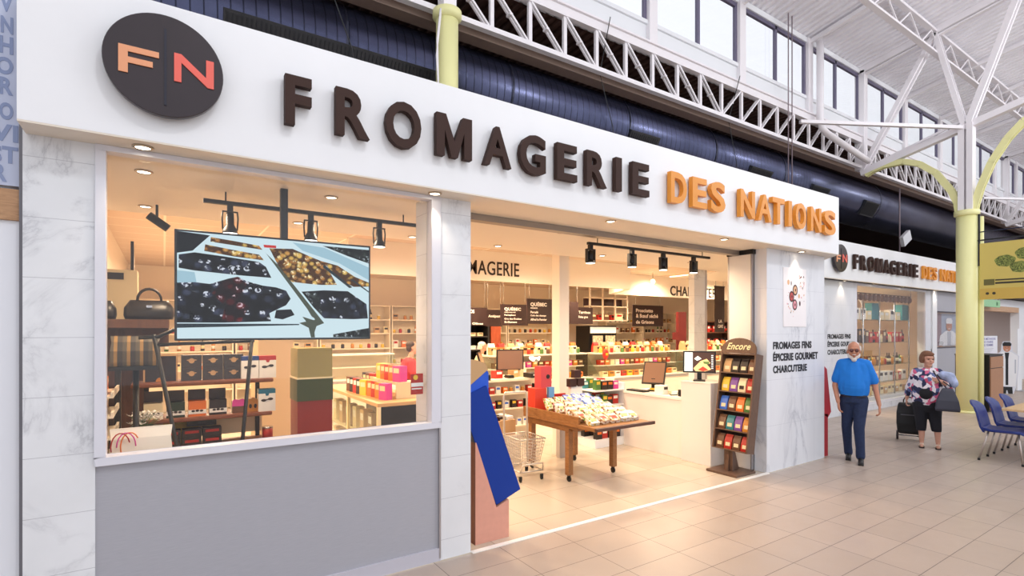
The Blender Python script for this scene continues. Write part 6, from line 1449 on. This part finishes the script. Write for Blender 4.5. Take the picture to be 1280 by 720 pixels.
MB().tube([(-.09, .14, .12), (-.09, .17, .66), (-.06, .12, .72), (.1, -.05, .72)], .01).tube([(.09, .14, .12), (.09, .17, .66), (.07, .12, .7)], .01).build('handle', black, t)
# ---- people deeper in the shop
def shopper(u, v, Y, label, topc, hairc, bend=0.0, h=1.62, cap=None, arm=.2):
    D_ = P(u, v, 'y', Y); t = thing('person', label, 'person', (D_.x, Y, 0), face_cam(D_.x, Y, 1.7))
    b = MB(); k = h/1.62; hz = 1.5*k-bend*.25; hy = -bend*.45
    Hh_ = head(b, (0, hy-.05, hz), .22); chain(b, [((0, hy*.85, hz-.24), .05), ((0, hy-.03, hz-.1), .05)])
    chain(b, [((0, 0, .9*k), .13), ((0, hy*.8, hz-.28), .12)])
    for q in (-1, 1):
        chain(b, [((q*.16, hy*.8, hz-.26), .05), ((q*.24, hy*.8-.05, hz-.5), .04), ((q*.2, hy*.8-.25, hz-.55), .028)]); hand(b, (q*.2, hy*.8-.26, hz-.55), (0, -1, -.1), (0, 0, -1), q, 1, .5)
        chain(b, [((q*.09, 0, .88*k), .09), ((q*.09, 0, .45*k), .06), ((q*.09, 0, .08), .04)]); chain(b, [((q*.09, .02, .05), .04), ((q*.09, -.12, .04), .03)])
    fuse(b, 'body', skin2, t, .01, 2)
    s_ = MB(); chain(s_, [((0, 0, .92*k), .15), ((0, hy*.4, (.92*k+hz-.28)/2), .165), ((0, hy*.8, hz-.3), .14)])
    for q in (-1, 1): chain(s_, [((q*.04, hy*.8, hz-.22), .06), ((q*.16, hy*.8, hz-.26), .07), ((q*.24, hy*.8-.05, hz-.48), .058)])
    fuse(s_, 'shirt', topc, t, .011, 4)
    j = MB(); chain(j, [((-.05, 0, .86*k), .14), ((.05, 0, .86*k), .14)])
    for q in (-1, 1): chain(j, [((q*.09, 0, .84*k), .11), ((q*.09, 0, .45*k), .08), ((q*.09, 0, .09), .07)])
    fuse(j, 'trousers', mat('dark_trousers', '#26222c', .8), t, .011, 3)
    hr = MB(); hr.ell(Hh_ @ Vector((0, .035, .05)), (.083, .09, .07)); hr.ell(Hh_ @ Vector((0, .06, .0)), (.078, .06, .075)); fuse(hr, 'hair' if not cap else 'cap', cap or mat('hair_'+hairc, hairc, .7), t, .009, 2)
    faceparts(t, Hh_, .94)
    return t
shopper(506, 460, 8.75, 'person in red shirt leaning forward behind the bright boxes at the right of the window', mat('red_shirt', '#c8282a', .8), '#3a2618', .2, h=1.72)
shopper(599, 430, 10.6, 'person in cream shirt and white cap by the dark cooler, beside the marble pillar', mat('cream_shirt', '#ecd3ac', .8), '#fff', .1, cap=mat('white_cap', '#f3ede2', .7))
shopper(655, 432, 11.9, 'small far person in red shirt leaning behind the QUÉBEC signs', mat('red_shirt', '#c8282a', .8), '#3a2618', .7)
